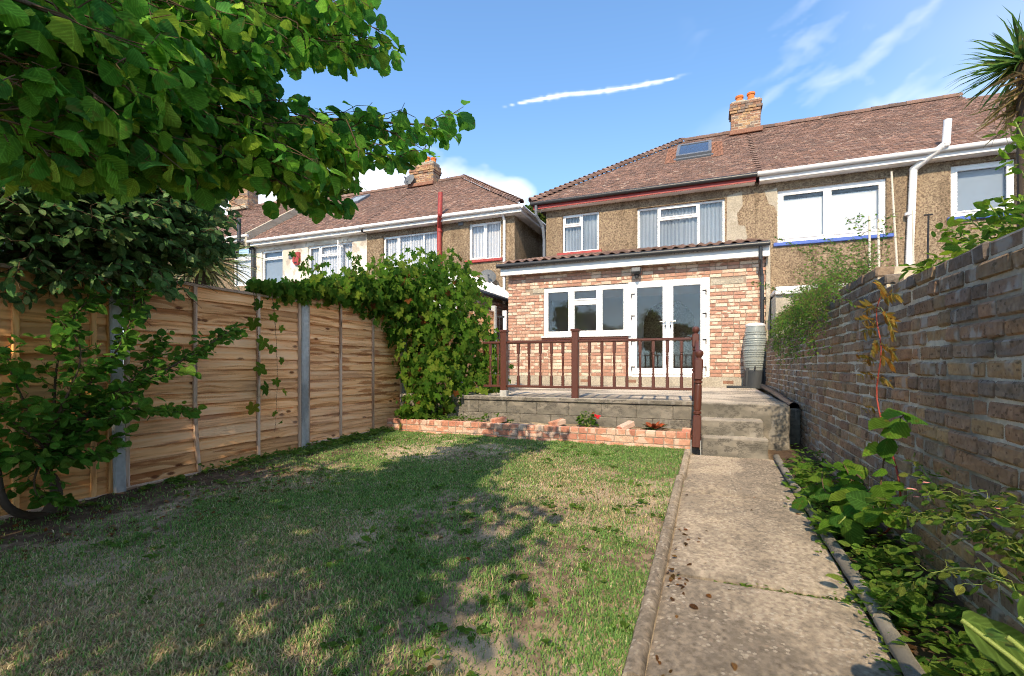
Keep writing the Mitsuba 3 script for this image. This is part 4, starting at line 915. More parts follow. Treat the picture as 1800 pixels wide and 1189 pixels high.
part(dp, 'end_collar', (lambda: cat([tube([(.921, 6.66, .619), (.92, 6.545, .615)], .058, 16, cap=False), tube([(.921, 6.66, .619), (.92, 6.545, .615)], .05, 16, cap=False)]))(), 'black_pipe', smooth=40)
gt = thing('metal_gate', 'dark barred metal gate in the gap between fence and extension', 'gate')
for k in range(9): part(gt, 'bar', tube([(-5.25 + .075 * k, 10.85, .9), (-5.25 + .075 * k, 10.85, 2.32)], .010, 6), 'dark')
for z in (.95, 1.6, 2.28): part(gt, 'rail', cbox(-5.3, -4.60, 10.84, 10.86, z, z + .035, .004), 'dark')
part(hs, 'corner_board', cbox(-4.66, -4.56, 10.86, 10.93, .66, 2.45, .008), 'board_white')
for pa, pb_, rad, lab in (((1528, 380), (1529, 470), .016, 'pale garden cane by the blue sill, leftmost of the group'), ((1544, 385), (1545, 470), .017, 'pale garden cane just right of the leftmost one'), ((1567, 302), (1577, 470), .014, 'long leaning garden cane reaching above the blue sill'), ((1604, 370), (1606, 475), .012, 'thin garden cane standing against the white vent pipe')):
    k = key(None, 'garden_cane'); a, b = on_y(*pa, 8.6), on_y(*pb_, 8.6); b = a + (b - a) * ((a[2] - .5) / (a[2] - b[2]))
    scene[k] = mikit.ply(tube(np.linspace(a, b, 6), [rad * q for q in (.9, 1, 1, 1.05, 1, 1)], 8), 'cane', smooth=40); tag(k, lab, 'garden cane', 'canes in the neighbouring garden')
k = key(None, 'metal_stake'); a, b = on_y(1632, 378, 8.6), on_y(1631, 452, 8.6); b = a + (b - a) * ((a[2] - .5) / (a[2] - b[2]))
scene[k] = mikit.ply(cat([tube([a, b], .012, 6), tube([a - [.05, 0, 0], a + [.05, 0, 0]], .012, 6)]), 'dark'); tag(k, 'dark stake with a short cross piece between pipe and window', 'stake')
#PLANTS
# ------------------------------------------------------------------ plants: leaf shapes
def strip_leaf(ts, ws, fold=.25, bend=.3, wave=.0, curl=0.0, ser=0.0, seed=0):
    """a leaf along +y of unit length: midrib and two edges"""
    rr = np.random.default_rng(seed); n = len(ts); ts, ws = np.asarray(ts, float), np.asarray(ws, float)
    wl = ws * (1 + ser * (rr.random(n) - .5) * 2); wr = ws * (1 + ser * (rr.random(n) - .5) * 2)
    z0 = -bend * ts ** 2 + .02 * np.sin(ts * 9)
    mid = np.stack([ts * 0, ts, z0], 1)
    L = np.stack([-wl, ts + .06 * ser * (rr.random(n) - .5), z0 + fold * wl - curl * wl ** 2 * 3 + wave * np.sin(ts * 11 + seed) * (wl > 0)], 1)
    R = np.stack([wr, ts + .06 * ser * (rr.random(n) - .5), z0 + fold * wr - curl * wr ** 2 * 3 + wave * np.sin(ts * 10 + 2 + seed) * (wr > 0)], 1)
    v = np.vstack([mid, L, R]); f = []
    for i in range(n - 1):
        for o, s in ((n, 1), (2 * n, -1)):
            a, b, c, d = i, i + 1, o + i + 1, o + i
            for t in ((a, b, c), (a, c, d)):
                p = v[list(t)]
                if np.linalg.norm(np.cross(p[1] - p[0], p[2] - p[0])) > 1e-7: f.append(t if s > 0 else t[::-1])
    return v, np.array(f)
def fan_leaf(out, fold=.15, bend=.2, wave=.05, seed=0):
    """a lobed leaf: fan of triangles round the base of the blade; out = (angle from tip in degrees, radius)"""
    rr = np.random.default_rng(seed); a = np.radians([o[0] for o in out]); r_ = np.array([o[1] for o in out]) * (1 + .08 * (rr.random(len(out)) - .5))
    x, y = r_ * np.sin(a), .32 + r_ * np.cos(a)
    z = fold * np.abs(x) - bend * y ** 2 + wave * (rr.random(len(out)) - .5) * 2
    v = np.vstack([[0, .32, .02], np.stack([x, y, z], 1)]); n = len(out)
    return v, np.array([[0, i, i + 1] for i in range(1, n)])
def variants(fn, n, **kw): return [fn(seed=k, **kw) for k in range(n)]
_ht = [0, .04, .12, .20, .28, .36, .45, .54, .62, .70, .78, .85, .92, 1.0]
_hw = [0, .17, .31, .36, .43, .42, .475, .44, .455, .39, .37, .26, .17, 0]
HAZ = [strip_leaf(_ht, _hw, fold=f, bend=b, wave=.03, curl=c, ser=.10, seed=k) for k, (f, b, c) in enumerate(((.30, .28, 0), (-.15, .35, .3), (.1, .12, .3), (-.35, .5, .2), (.45, .2, 0), (.15, .55, .25), (-.5, .25, .1), (.55, .45, -.1), (-.2, .7, .35), (.25, -.15, .3)))]
OVAL = [strip_leaf([0, .1, .32, .58, .84, 1.0], [0, .15, .27, .29, .17, 0], fold=f, bend=b, ser=.03, seed=k) for k, (f, b) in enumerate(((.3, .2), (.15, .45), (.5, .1), (-.1, .3)))]
ROUND = [strip_leaf([0, .08, .30, .58, .84, 1.0], [0, .20, .38, .40, .24, 0], fold=f, bend=b, ser=.04, seed=k) for k, (f, b) in enumerate(((.3, .2), (.1, .4), (.5, .15), (-.2, .3)))]
LANCE = [strip_leaf([0, .2, .5, .8, 1.0], [0, .10, .135, .09, 0], fold=f, bend=b, seed=k) for k, (f, b) in enumerate(((.3, .2), (.1, .5), (.4, .3)))]
TINY = [strip_leaf([0, .4, 1.0], [0, .3, 0], fold=f, bend=b, seed=k) for k, (f, b) in enumerate(((.3, .1), (.1, .3)))]
_go = [(-168, .30), (-140, .52), (-118, .50), (-100, .34), (-78, .56), (-60, .60), (-38, .40), (-18, .60), (0, .72), (18, .60), (38, .40), (60, .60), (78, .56), (100, .34), (118, .50), (140, .52), (168, .30)]
GRAPE = [fan_leaf(_go, f, b, w, k) for k, (f, b, w) in enumerate(((.2, .2, .05), (-.15, .35, .06), (.35, .15, .05), (.05, .5, .07)))]
STRAP = [strip_leaf([0, .08, .3, .55, .8, 1.0], [.012, .026, .030, .026, .016, 0], fold=.5, bend=b, seed=k) for k, b in enumerate((.05, .18, .38, .65))]
def unit(v): return v / (np.linalg.norm(v, axis=-1, keepdims=True) + 1e-12)
def put_leaves(tpls, P, A, N, S, R):
    P, A, N, S = map(np.asarray, (P, A, N, S)); A = unit(A); X = unit(np.cross(A, N)); Z = np.cross(X, A)
    k = R.integers(0, len(tpls), len(P)); V = np.array([t[0] for t in tpls])[k]
    return P[:, None] + S[:, None, None] * (V[..., 0:1] * X[:, None] + V[..., 1:2] * A[:, None] + V[..., 2:3] * Z[:, None]), tpls[0][1]
def shades(n, cols, R, j=.18, w=None):
    c = np.array(cols, float)[R.choice(len(cols), n, p=w)]
    return np.clip(c * (1 + j * (R.random((n, 1)) * 2 - 1)) * (1 + .08 * (R.random((n, 3)) * 2 - 1)), 0.002, .9)
def leaf_uvs(tpls, col, R, nv):
    near = leafuv(None, np.asarray(col, float), R); t = tpls[0][0]
    return np.stack([np.broadcast_to(2.0 * near[:, None], (len(col), nv)) + np.clip(t[:, 0], -.9, .9)[None], np.broadcast_to(t[:, 1][None], (len(col), nv))], -1)
def foliage(parent, tpls, P, A, N, S, col, R, bsdf='leaf', most=300, name='leaf', mass='leaves', smooth=True, thin=None):
    P, S = np.asarray(P), np.asarray(S)
    V, Fc = put_leaves(tpls, P, A, N, S, R); nv = V.shape[1]; UV = leaf_uvs(tpls, col, R, nv)
    order = np.argsort(-size_seen(P, S), kind='stable')
    for i in order[:most]: part(parent, name, (V[i], Fc), bsdf, uv=UV[i], smooth=smooth)
    o = order[most:]
    if len(o):
        f = (Fc[None] + (np.arange(len(o)) * nv)[:, None, None]).reshape(-1, 3)
        part(parent, mass, (V[o].reshape(-1, 3), f), bsdf, kind='stuff', uv=UV[o].reshape(-1, 2), smooth=smooth)
def spray(line, R, twig=.35, step=.09, leaf=.09, side_step=.16, droop=.25, flat=.35, fwd=.7, lv=(.6, 1.25), bare=.12, lat=.9):
    """side twigs off a limb, leaves along them: (twig polylines, leaf base, axis, normal, size)"""
    line = np.asarray(line, float); seg = np.linalg.norm(np.diff(line, axis=0), axis=1); s = np.concatenate([[0], np.cumsum(seg)]); Ltot = s[-1]
    tw, P, A, N, S = [], [], [], [], []
    def at(t): return np.array([np.interp(t, s, line[:, k]) for k in range(3)])
    def leaves(poly):
        q = np.concatenate([[0], np.cumsum(np.linalg.norm(np.diff(poly, axis=0), axis=1))]); sd = 1
        for t in np.arange(step * .7, q[-1] + step * .3, step):
            t = min(t, q[-1]); b = np.array([np.interp(t, q, poly[:, k]) for k in range(3)]); tg = unit(poly[-1] - poly[0])
            hor = unit(np.cross(tg, [0, 0, 1.0]) + 1e-6); sd = -sd
            ax = unit(tg * (.3 + .6 * R.random()) + hor * sd * (lat if t < q[-1] - .01 else .1) + np.array([0, 0, -droop - .8 * droop * R.random()]) + .35 * R.normal(size=3))
            nn = unit(np.array([0, 0, 1.0]) + flat * R.normal(size=3))
            z = leaf * (lv[0] + (lv[1] - lv[0]) * R.random()); pet = b + ax * z * .18
            P.append(pet); A.append(ax); N.append(nn); S.append(z)
    t, side = bare * Ltot, 1
    while t < Ltot:
        b = at(t); tg = unit(at(min(t + .05, Ltot)) - at(max(t - .05, 0))); hor = unit(np.cross(tg, [0, 0, 1.0]) + 1e-6); side = -side
        l = twig * (.55 + .7 * R.random()) * (1 - .55 * (t / Ltot) ** 2)
        d = unit(tg * fwd + hor * side * (.6 + .5 * R.random()) + np.array([0, 0, .25 * R.normal() + .05]))
        n = 5; u = np.linspace(0, 1, n)[:, None]; poly = b + d * l * u + np.array([0, 0, -1.0]) * droop * .5 * l * u ** 2 + .02 * R.normal(size=(n, 3)) * u
        tw.append(poly); leaves(poly); t += side_step * (.6 + .8 * R.random())
    leaves(line[int(len(line) * .6):])
    return tw, np.array(P), np.array(A), np.array(N), np.array(S)
def join(sprays):
    tw = [t for s in sprays for t in s[0]]
    return (tw, *(np.concatenate([s[k] for s in sprays if len(s[k])]) for k in range(1, 5)))
def twigs(parent, tw, r0, bsdf='twig', sides=4, name='twigs'):
    part(parent, name, cat([tube(t, np.linspace(r0, r0 * .45, len(t)), sides, False) for t in tw]), bsdf, kind='stuff', smooth=True)

# ---- hazel tree, leaning in from the left behind and beside the camera
R = np.random.default_rng(101)
hz = thing('hazel_tree', 'broad leaved green hazel tree reaching over the lawn from the left', 'tree')
base = np.array([-3.35, .25, ground_z(.25)])
for k, (dx, dy, tx, ty, tz) in enumerate(((0, 0, -3.0, .1, 2.3), (.10, .08, -2.9, .75, 2.0), (-.1, .06, -3.6, .6, 2.6), (.03, -.12, -3.1, -.8, 2.6))):
    c = curve([base + [dx, dy, -.1], base + [dx * 3, dy * 3, 1.0], (tx, ty, tz)], 10)
    part(hz, 'trunk', tube(c, np.linspace(.065, .038, 10), 9), 'bark', smooth=True)
def limb(start, *pts): return curve([np.asarray(start, float)] + [far(a, b, d) for a, b, d in pts], 22)
sA, sB = (-3.0, .1, 2.3), (-2.9, .75, 2.0)
vis = [limb(sA, (40, 20, 1.7), (250, 25, 2.2), (470, 45, 2.7), (620, 85, 2.95), (688, 103, 3.05)),
       limb(sB, (60, 150, 1.85), (210, 190, 2.1), (420, 205, 2.55), (620, 212, 2.9), (800, 224, 3.15)),
       limb(sB, (210, 200, 2.0), (360, 250, 2.3), (520, 268, 2.6), (640, 270, 2.8), (738, 282, 2.95)),
       limb(sB, (160, 215, 1.95), (300, 275, 2.25), (430, 315, 2.5), (540, 345, 2.65), (622, 372, 2.75)),
       limb(sA, (20, -60, 1.6), (210, -30, 1.9), (390, -5, 2.3), (520, 20, 2.6)),
       limb(sB, (-40, 170, 1.55), (60, 225, 1.75), (150, 265, 1.95), (270, 290, 2.15), (390, 300, 2.4)),
       limb(sA, (-20, 70, 1.5), (130, 100, 1.75), (290, 115, 2.05), (400, 120, 2.3), (470, 112, 2.45)),
       limb(sA, (-60, -30, 1.25), (60, 10, 1.35), (170, 60, 1.5), (260, 110, 1.65))]
sp = [spray(l, R, .40, .050, .068 if i < 7 else .082, .070, .34, .5, .85, lat=.55) for i, l in enumerate(vis)]
sp += [spray(l, R, .50, .085, .098, .16, .30, .5, .6) for l in vis[1:4] + vis[5:7]]
crown = Polygon([(-120, -60), (560, -60), (590, 30), (600, 75), (520, 90), (430, 130), (470, 165), (620, 205), (680, 222), (620, 250), (560, 275), (520, 325), (460, 325), (390, 300), (300, 285), (180, 275), (60, 250), (-120, 230)])
for k in range(760):
    px, py = R.uniform(-120, 720), R.uniform(-60, 380)
    if not crown.contains(Point(px, py)): continue
    d = 1.30 + 1.35 * max(px, 0) / 700 + .70 * R.random() ** 1.2
    a = far(px, py, d); tg = unit(far(px + 90, py + 28, d + .06) - a); b = a + unit(tg + .35 * R.normal(size=3) + [0, 0, -.1]) * (.20 + .16 * R.random())
    l = curve([a, (a + b) / 2 + [0, 0, .015], b], 5); sp.append(spray(l, R, .14, .050, .068 if px > 260 else .078, .13, .38, .55, .85, lat=.5)); sp[-1][0].append(l)
tw, P, A, N, S = join(sp)
for i, l in enumerate(vis): part(hz, 'branch', tube(l, np.linspace(.019, .004, len(l)), 7, False), 'bark', smooth=True)
def in_crown(P):
    x, y, d = proj(np.asarray(P))
    return ~((d > 0) & (x < 420) & (y > 345) | ((x > 330) & (x < 650) & (y > 372)) | ((x > 630) & (y > 292)) | ((x > 700) & (y > 276)) | ((x > 385) & (x < 470) & (y > 318)) | ((x > 480) & (x < 760) & (y > 112) & (y < 168)) | ((x < 330) & (y > 320)))
twigs(hz, [t for t in tw if in_crown(t).all()], .0035)
ok = in_crown(P)
P, A, N, S = P[ok], A[ok], N[ok], S[ok]
col = shades(len(P), [(.14, .37, .045), (.10, .31, .04), (.19, .43, .05), (.085, .26, .055), (.29, .47, .055)], R, .2)
yel = R.random(len(P)) < .008; col[yel] = (.55, .38, .03)
foliage(hz, HAZ, P, A, N, S, col, R, 'leaf', 300)
# the crown behind and above the camera, which shades the lawn
R = np.random.default_rng(103); sp = []
for k in range(112):
    st_ = np.array([-3.1 + .3 * R.normal(), .1 + .4 * R.normal(), 2.2 + .3 * R.random()])
    e_ = np.array([R.uniform(-4.9, -.55), R.uniform(-3.5, -.15), R.uniform(2.3, 2.9)])
    dd = -e_[0] * S_ + e_[1] * C_
    if dd > .2: e_[2] = max(e_[2], 1.1 + .86 * dd + .35)
    m_ = (st_ + e_) / 2 + [0, 0, .22]
    l = curve([st_, m_, e_], 12); sp.append(spray(l, R, .50, .11, .115, .17, .2, .4, .6, bare=.45))
    part(hz, 'branch', tube(l, np.linspace(.02, .005, 12), 5, False), 'bark', smooth=True)
tw, P, A, N, S = join(sp); px_, py_, d_ = proj(P)
ok = ~((d_ > .05) & (px_ > 330) & (px_ < 1900) & (py_ > -90)); P, A, N, S = P[ok], A[ok], N[ok], S[ok]
foliage(hz, HAZ, P, A, N, S, shades(len(P), [(.085, .20, .022), (.065, .165, .02), (.05, .14, .028)], R, .2), R, 'leaf', 0, mass='crown')
twigs(hz, tw, .004)

# ---- dark evergreen shrub hanging over the fence
R = np.random.default_rng(107)
es = thing('evergreen_shrub', 'dense dark evergreen shrub overhanging the nearest fence panel', 'shrub')
c0 = np.array([-4.70, 2.25, 2.42]); sp = []
for k in range(3): part(es, 'trunk', tube(curve([(-4.85 + .1 * k, 1.9 + .25 * k, .05), (-4.9 + .1 * k, 2.0 + .2 * k, 1.2), (-4.7 + .12 * k, 2.0 + .3 * k, 2.2)], 8), np.linspace(.05, .03, 8), 8), 'bark', smooth=True)
for k in range(430):
    v = unit(R.normal(size=3))
    e_ = c0 + v * np.array([.95, 1.5, .98]) * (.45 + .55 * R.random() ** .5)
    st_ = c0 + [.1 * R.normal(), .35 * R.normal(), -.35 + .2 * R.normal()]
    l = curve([st_, (st_ + e_) / 2 + [0, 0, .12], e_], 10); sp.append(spray(l, R, .34, .045, .082, .085, .25, .7, .8, bare=.35))
tw, P, A, N, S = join(sp)
twigs(es, tw, .004); px_, py_, d_ = proj(P)
ok = (P[:, 2] > 1.53 + .10 * np.sin(P[:, 1] * 9) + .85 * np.clip(P[:, 1] - 2.55, 0, 2)) & ~((px_ > 412) | ((px_ > 392) & (py_ < 370)))
P, A, N, S = P[ok], A[ok], N[ok], S[ok]
foliage(es, OVAL, P, A, N, S, shades(len(P), [(.085, .19, .06), (.065, .15, .05), (.11, .22, .07), (.16, .25, .10)], R, .25), R, 'leaf_gloss', 300)

# ---- trained fruit shrub in front of the fence
R = np.random.default_rng(109)
fs = thing('fruit_shrub', 'leafy fruit shrub growing from the border against the nearest fence panels', 'shrub')
b0 = on_x(80, 905, -4.30); b0[2] = ground_z(b0[1]) - .03
def fp(px, py, X): return on_x(px, py, X)
part(fs, 'trunk', rough(tube(curve([b0, b0 + [.0, .06, .14], fp(85, 830, -4.28)], 8), np.linspace(.055, .022, 8), 10), .02, 5, .04), 'bark', smooth=True)
part(fs, 'trunk', tube(curve([b0 + [.02, .0, .02], fp(40, 905, -4.2), fp(12, 890, -4.15), fp(-5, 830, -4.15), fp(-25, 760, -4.2)], 16), np.linspace(.03, .016, 16), 9), 'bark', smooth=True)
hub = fp(85, 830, -4.28); sp = []
for tgt in ([(95, 720, -4.25), (110, 600, -4.2), (165, 520, -4.2)], [(100, 740, -4.2), (180, 650, -4.1), (230, 560, -4.05), (235, 500, -4.1)], [(110, 760, -4.15), (220, 690, -4.05), (310, 640, -4.05), (360, 610, -4.1), (415, 575, -4.2)],
            [(60, 740, -4.2), (30, 680, -4.15), (10, 610, -4.2)], [(70, 780, -4.1), (20, 740, -4.0), (-40, 690, -4.0)], [(120, 790, -4.1), (180, 740, -4.0), (240, 720, -4.0), (335, 720, -4.2)], [(60, 800, -4.05), (20, 800, -4.0), (-20, 790, -4.0)],
            [(90, 760, -4.1), (120, 690, -4.0), (140, 640, -4.0), (100, 560, -4.1)], [(110, 800, -4.05), (150, 800, -4.0), (200, 770, -4.0)], [(100, 790, -4.15), (190, 700, -4.1), (260, 640, -4.1), (285, 590, -4.1)], [(80, 800, -4.1), (60, 850, -4.05), (110, 880, -4.05)]):
    l = curve([hub] + [fp(*q_) for q_ in tgt], 20); part(fs, 'branch', tube(l, np.linspace(.013, .003, 20), 6, False), 'twig', smooth=True)
    sp.append(spray(l, R, .20, .036, .070, .052, .12, .8, .55, bare=.18)); sp.append(spray(l, R, .16, .038, .068, .06, .12, .8, .5, bare=.22))
tw, P, A, N, S = join(sp); twigs(fs, tw, .0025); P[:, 0] = np.maximum(P[:, 0], FX + .07)
foliage(fs, ROUND, P, A, N, S, shades(len(P), [(.12, .30, .045), (.09, .25, .04), (.16, .36, .05), (.20, .39, .06)], R, .2), R, 'leaf', 300)

# ---- grape vine over the far fence
R = np.random.default_rng(113)
gv = thing('grape_vine', 'bright green grape vine smothering the far fence panels and their top edge', 'vine')
P, A, N, S, tw = [], [], [], [], []
def vine_leaf(p, n, s, out):
    P.append(p); N.append(unit(n + .45 * R.normal(size=3))); A.append(unit(np.array([.2 * R.normal(), .3 * R.normal(), -.75]) + .45 * out + .25 * R.normal(size=3))); S.append(s)
c0 = np.array([-3.98, 7.25, 1.42])
for bx_, by_, X, rad, cnt in ((690, 505, -4.35, .42, 260), (735, 490, -4.25, .48, 360), (790, 485, -4.1, .42, 300), (765, 540, -4.0, .50, 420), (820, 545, -3.9, .42, 300), (700, 560, -4.3, .30, 130), (790, 600, -3.8, .50, 430), (735, 620, -4.1, .40, 260), (845, 610, -3.55, .40, 260),
                           (770, 670, -3.75, .46, 360), (825, 680, -3.5, .44, 300), (865, 645, -3.3, .30, 150), (740, 715, -3.9, .34, 190), (800, 725, -3.65, .36, 220), (850, 725, -3.4, .28, 110), (655, 515, -4.4, .30, 120), (878, 690, -3.2, .18, 50), (835, 500, -4.0, .22, 60)):
    c = on_x(bx_, by_, X)
    for k in range(cnt):
        v = unit(R.normal(size=3)); p = c + v * rad * np.array([.9, 1.1, 1.0]) * (.45 + .6 * R.random() ** .6) * (.75 + .5 * meshkit.noise(np.array([v * 2.6 + bx_]), 3)[0])
        if p[2] < ground_z(p[1]) + .12: continue
        if p[0] < FX + .07 and p[2] < 1.95: p[0] = FX + .07 + .06 * R.random()
        vine_leaf(p, unit(v + np.array([.1, -.5, .6])), .10 * (.5 + .8 * R.random()), v)
for k in range(1500):      # along the fence top towards the camera
    y = 3.7 + 3.0 * R.random() ** .8; wgt = np.clip((y - 3.2) / 2.2, .25, 1)
    top = 1.89 + .05 * (y - 3.8) + (.1 if y > 4.45 else 0)
    p = np.array([FX + .02 + .15 * R.normal() * wgt, y, top + .09 + .11 * R.normal() * wgt - .10 * (R.random() < .3) * wgt])
    if p[2] < top and abs(p[0] - FX) < .05: p[0] = FX + .07
    vine_leaf(p, np.array([.3, -.5, .8]), .10 * (.55 + .7 * R.random()), np.array([.3, -.4, .1]))
for (px, py0, py1, X, n, big) in ((445, 535, 725, -4.36, 6, .135), (478, 540, 760, -4.34, 9, .085)):      # two hanging shoots
    a, b = on_x(px, py0 - 25, X), on_x(px + 5, py1, X); l = curve([a, (a + b) / 2 + [.02, .03, 0], b], 14); tw.append(l)
    for i in range(n):
        p = l[int((i + .7) / n * 13)]; vine_leaf(p + [.02, .05 * (-1) ** i, 0], np.array([.85, -.3, .3]), big * (.8 + .35 * R.random()), np.array([.1, .2 * (-1) ** i, -.2]))
for k in range(26):        # shoots standing clear of the mass
    y = 4.0 + 4.2 * R.random(); p0 = np.array([FX + .1 + .3 * R.random(), y, 2.05 + .12 * (y - 4) + .1]); dr_ = unit(np.array([.25 * R.normal(), .4 * R.normal(), 1.0])); L = .18 + .3 * R.random()
    l = p0 + dr_ * L * np.linspace(0, 1, 7)[:, None] + np.array([0, 0, -.1]) * np.linspace(0, 1, 7)[:, None] ** 2; tw.append(l)
    for i in range(1, 7): vine_leaf(l[i], np.array([.2, -.6, .6]), .085 * (.5 + .6 * R.random()), np.array([.3 * R.normal(), .3 * R.normal(), .3]))
for k in range(40):
    a = c0 + np.array([R.uniform(-.5, .5), R.uniform(-.8, .8), R.uniform(-.9, 1.0)]); b = a + np.array([.3 * R.normal(), .3 * R.normal(), -.5 * R.random()]); tw.append(curve([a, (a + b) / 2 + [0, -.05, .1], b], 8))
twigs(gv, tw, .004)
part(gv, 'stem', tube(curve([(-4.2, 6.9, .1), (-4.25, 6.9, .8), (-4.3, 7.0, 1.6), (-4.4, 6.2, 2.05), (-4.45, 4.9, 1.98), (-4.45, 3.9, 1.92)], 24), np.linspace(.025, .008, 24), 7), 'bark', smooth=True)
col = shades(len(P), [(.13, .27, .035), (.10, .22, .03), (.18, .33, .04), (.075, .18, .03), (.24, .35, .05)], R, .2)
red = R.random(len(P)) < .02; col[red] = (.28, .10, .035)
foliage(gv, GRAPE, P, A, N, S, col, R, 'leaf', 300)

# ---- rosettes of strap leaves: cordyline on the right, another behind the fence
def strap_head(parent, c, L, n, R, cols, up=1.0, name='leaf'):
    v = unit(R.normal(size=(n, 3))); v[:, 2] = np.abs(v[:, 2]) * up + .12 * R.normal(size=n)
    A = unit(v); P = np.asarray(c) + A * .05; N = unit(np.array([0, 0, 1.0]) + .3 * R.normal(size=(n, 3)) - A * .2)
    foliage(parent, STRAP, P, A, N, L * (.7 + .4 * R.random(n)), shades(n, cols, R, .2), R, 'leaf', 300, name)
R = np.random.default_rng(127)
cp = thing('cordyline_palm', 'spiky cordyline palm with dead hanging leaves at the right edge of the picture', 'palm')
cc = far(1803, 112, 5.6)
part(cp, 'trunk', tube(curve([(cc[0] + .1, cc[1] + .1, .3), (cc[0] + .02, cc[1], 2.2), cc], 10), np.linspace(.10, .075, 10), 10), 'bark', smooth=True)
strap_head(cp, cc, .60, 190, R, [(.08, .17, .035), (.06, .13, .03), (.12, .22, .05)], .9)
n = 150; v = unit(R.normal(size=(n, 3)) * [1, 1, .4] + [0, 0, -.75]); P = cc + np.array([0, 0, -.28]) + R.normal(size=(n, 3)) * [.06, .06, .16]
foliage(cp, STRAP, P, v, unit(R.normal(size=(n, 3)) + [0, 0, .5]), .50 * (.6 + .5 * R.random(n)), shades(n, [(.27, .19, .09), (.20, .14, .07), (.33, .25, .13), (.16, .17, .05)], R, .2), R, 'leaf', 150, 'dead_leaf', 'dead_leaves')
R = np.random.default_rng(131)
cp = thing('yucca_plant', 'pale spiky yucca behind the fence below the evergreen shrub', 'plant')
cc = far(352, 458, 8.2)
part(cp, 'trunk', tube([(cc[0], cc[1], .1), cc], .09, 10), 'bark', smooth=True)
strap_head(cp, cc, .85, 170, R, [(.22, .30, .12), (.16, .24, .09), (.36, .38, .22), (.30, .26, .13)], .6)
strap_head(cp, cc - [0, 0, .1], .8, 90, R, [(.30, .28, .16), (.20, .26, .10)], -.6)

# ---- plants by and on the brick wall
R = np.random.default_rng(137)
ct = thing('cotoneaster', 'fine leaved cotoneaster spilling over the far end of the brick wall', 'shrub'); sp = []
for k in range(105):
    y = R.uniform(4.9, 8.2); st_ = np.array([1.28 + .15 * R.random(), y, 1.55 + .15 * R.random()]); m = R.random()
    if m < .62:
        o = .08 + .14 * R.random(); e_ = np.array([1.0 - o, y - .25 + .6 * R.normal() * .5, 1.62 - (.04 + .50 * R.random() ** 2.6)]); l = curve([st_, (1.08, (y + e_[1]) / 2, 1.84 + .12 * R.random()), (1.0 - o * .9, e_[1], 1.55), e_], 14) if e_[2] < 1.45 else curve([st_, (1.05, y, 1.85), e_], 12)
    else:
        e_ = st_ + np.array([.25 * R.normal() - .05, .5 * R.normal(), .30 + .55 * R.random()]); l = curve([st_, (st_ + e_) / 2 + [0, 0, .12], e_], 12)
    sp.append(spray(l, R, .15, .021, .022, .055, .05, .9, .8, bare=.25)); sp[-1][0].append(l)
tw, P, A, N, S = join(sp); twigs(ct, tw, .0022)
foliage(ct, TINY, P, A, N, S * 1.25, shades(len(P), [(.14, .31, .05), (.10, .25, .045), (.19, .37, .06), (.26, .40, .07)], R, .25), R, 'leaf', 0, mass='leaves')
R = np.random.default_rng(139)
sr = thing('leafy_shrub', 'sunlit yellow green shrub looking over the near end of the brick wall', 'shrub'); sp = []
for k in range(3): part(sr, 'trunk', tube(curve([(1.62 + .1 * k, 3.3 + .4 * k, .2), (1.6, 3.3 + .4 * k, 1.2), (1.5, 3.3 + .35 * k, 1.6)], 8), np.linspace(.02, .012, 8), 7), 'bark', smooth=True)
for q_, st0 in (((1600, 468, 1.25), (1.5, 3.6, 1.5)), ((1640, 455, 1.28), (1.5, 3.5, 1.5)), ((1680, 440, 1.28), (1.5, 3.4, 1.5)), ((1665, 400, 1.4), (1.55, 3.5, 1.5)), ((1700, 385, 1.4), (1.55, 3.4, 1.5)), ((1740, 360, 1.4), (1.55, 3.4, 1.5)), ((1760, 345, 1.45), (1.55, 3.4, 1.5)), ((1790, 350, 1.4), (1.5, 3.1, 1.5)), ((1800, 385, 1.35), (1.5, 3.0, 1.5)), ((1740, 400, 1.3), (1.5, 3.1, 1.5)), ((1720, 420, 1.25), (1.45, 3.2, 1.5)), ((1785, 215, 1.5), (1.55, 3.1, 1.6)), ((1840, 330, 1.4), (1.5, 2.9, 1.5)), ((1620, 475, 1.12), (1.4, 3.6, 1.5)), ((1690, 440, 1.15), (1.4, 3.2, 1.5)), ((1560, 480, 1.15), (1.4, 3.8, 1.5))):
    e_ = on_x(q_[0], q_[1], q_[2]); l = curve([st0, (np.array(st0) + e_) / 2 + [0, 0, .06], e_], 12)
    part(sr, 'branch', tube(l, np.linspace(.007, .003, 12), 6, False), 'green_stem', smooth=True); sp.append(spray(l, R, .15, .030, .064, .060, .1, .6, .6, bare=.35))
tw, P, A, N, S = join(sp); twigs(sr, tw, .002, 'green_stem')
foliage(sr, OVAL, P, A, N, S, shades(len(P), [(.15, .27, .025), (.11, .22, .025), (.20, .32, .03), (.08, .18, .025)], R, .2), R, 'leaf', 300)
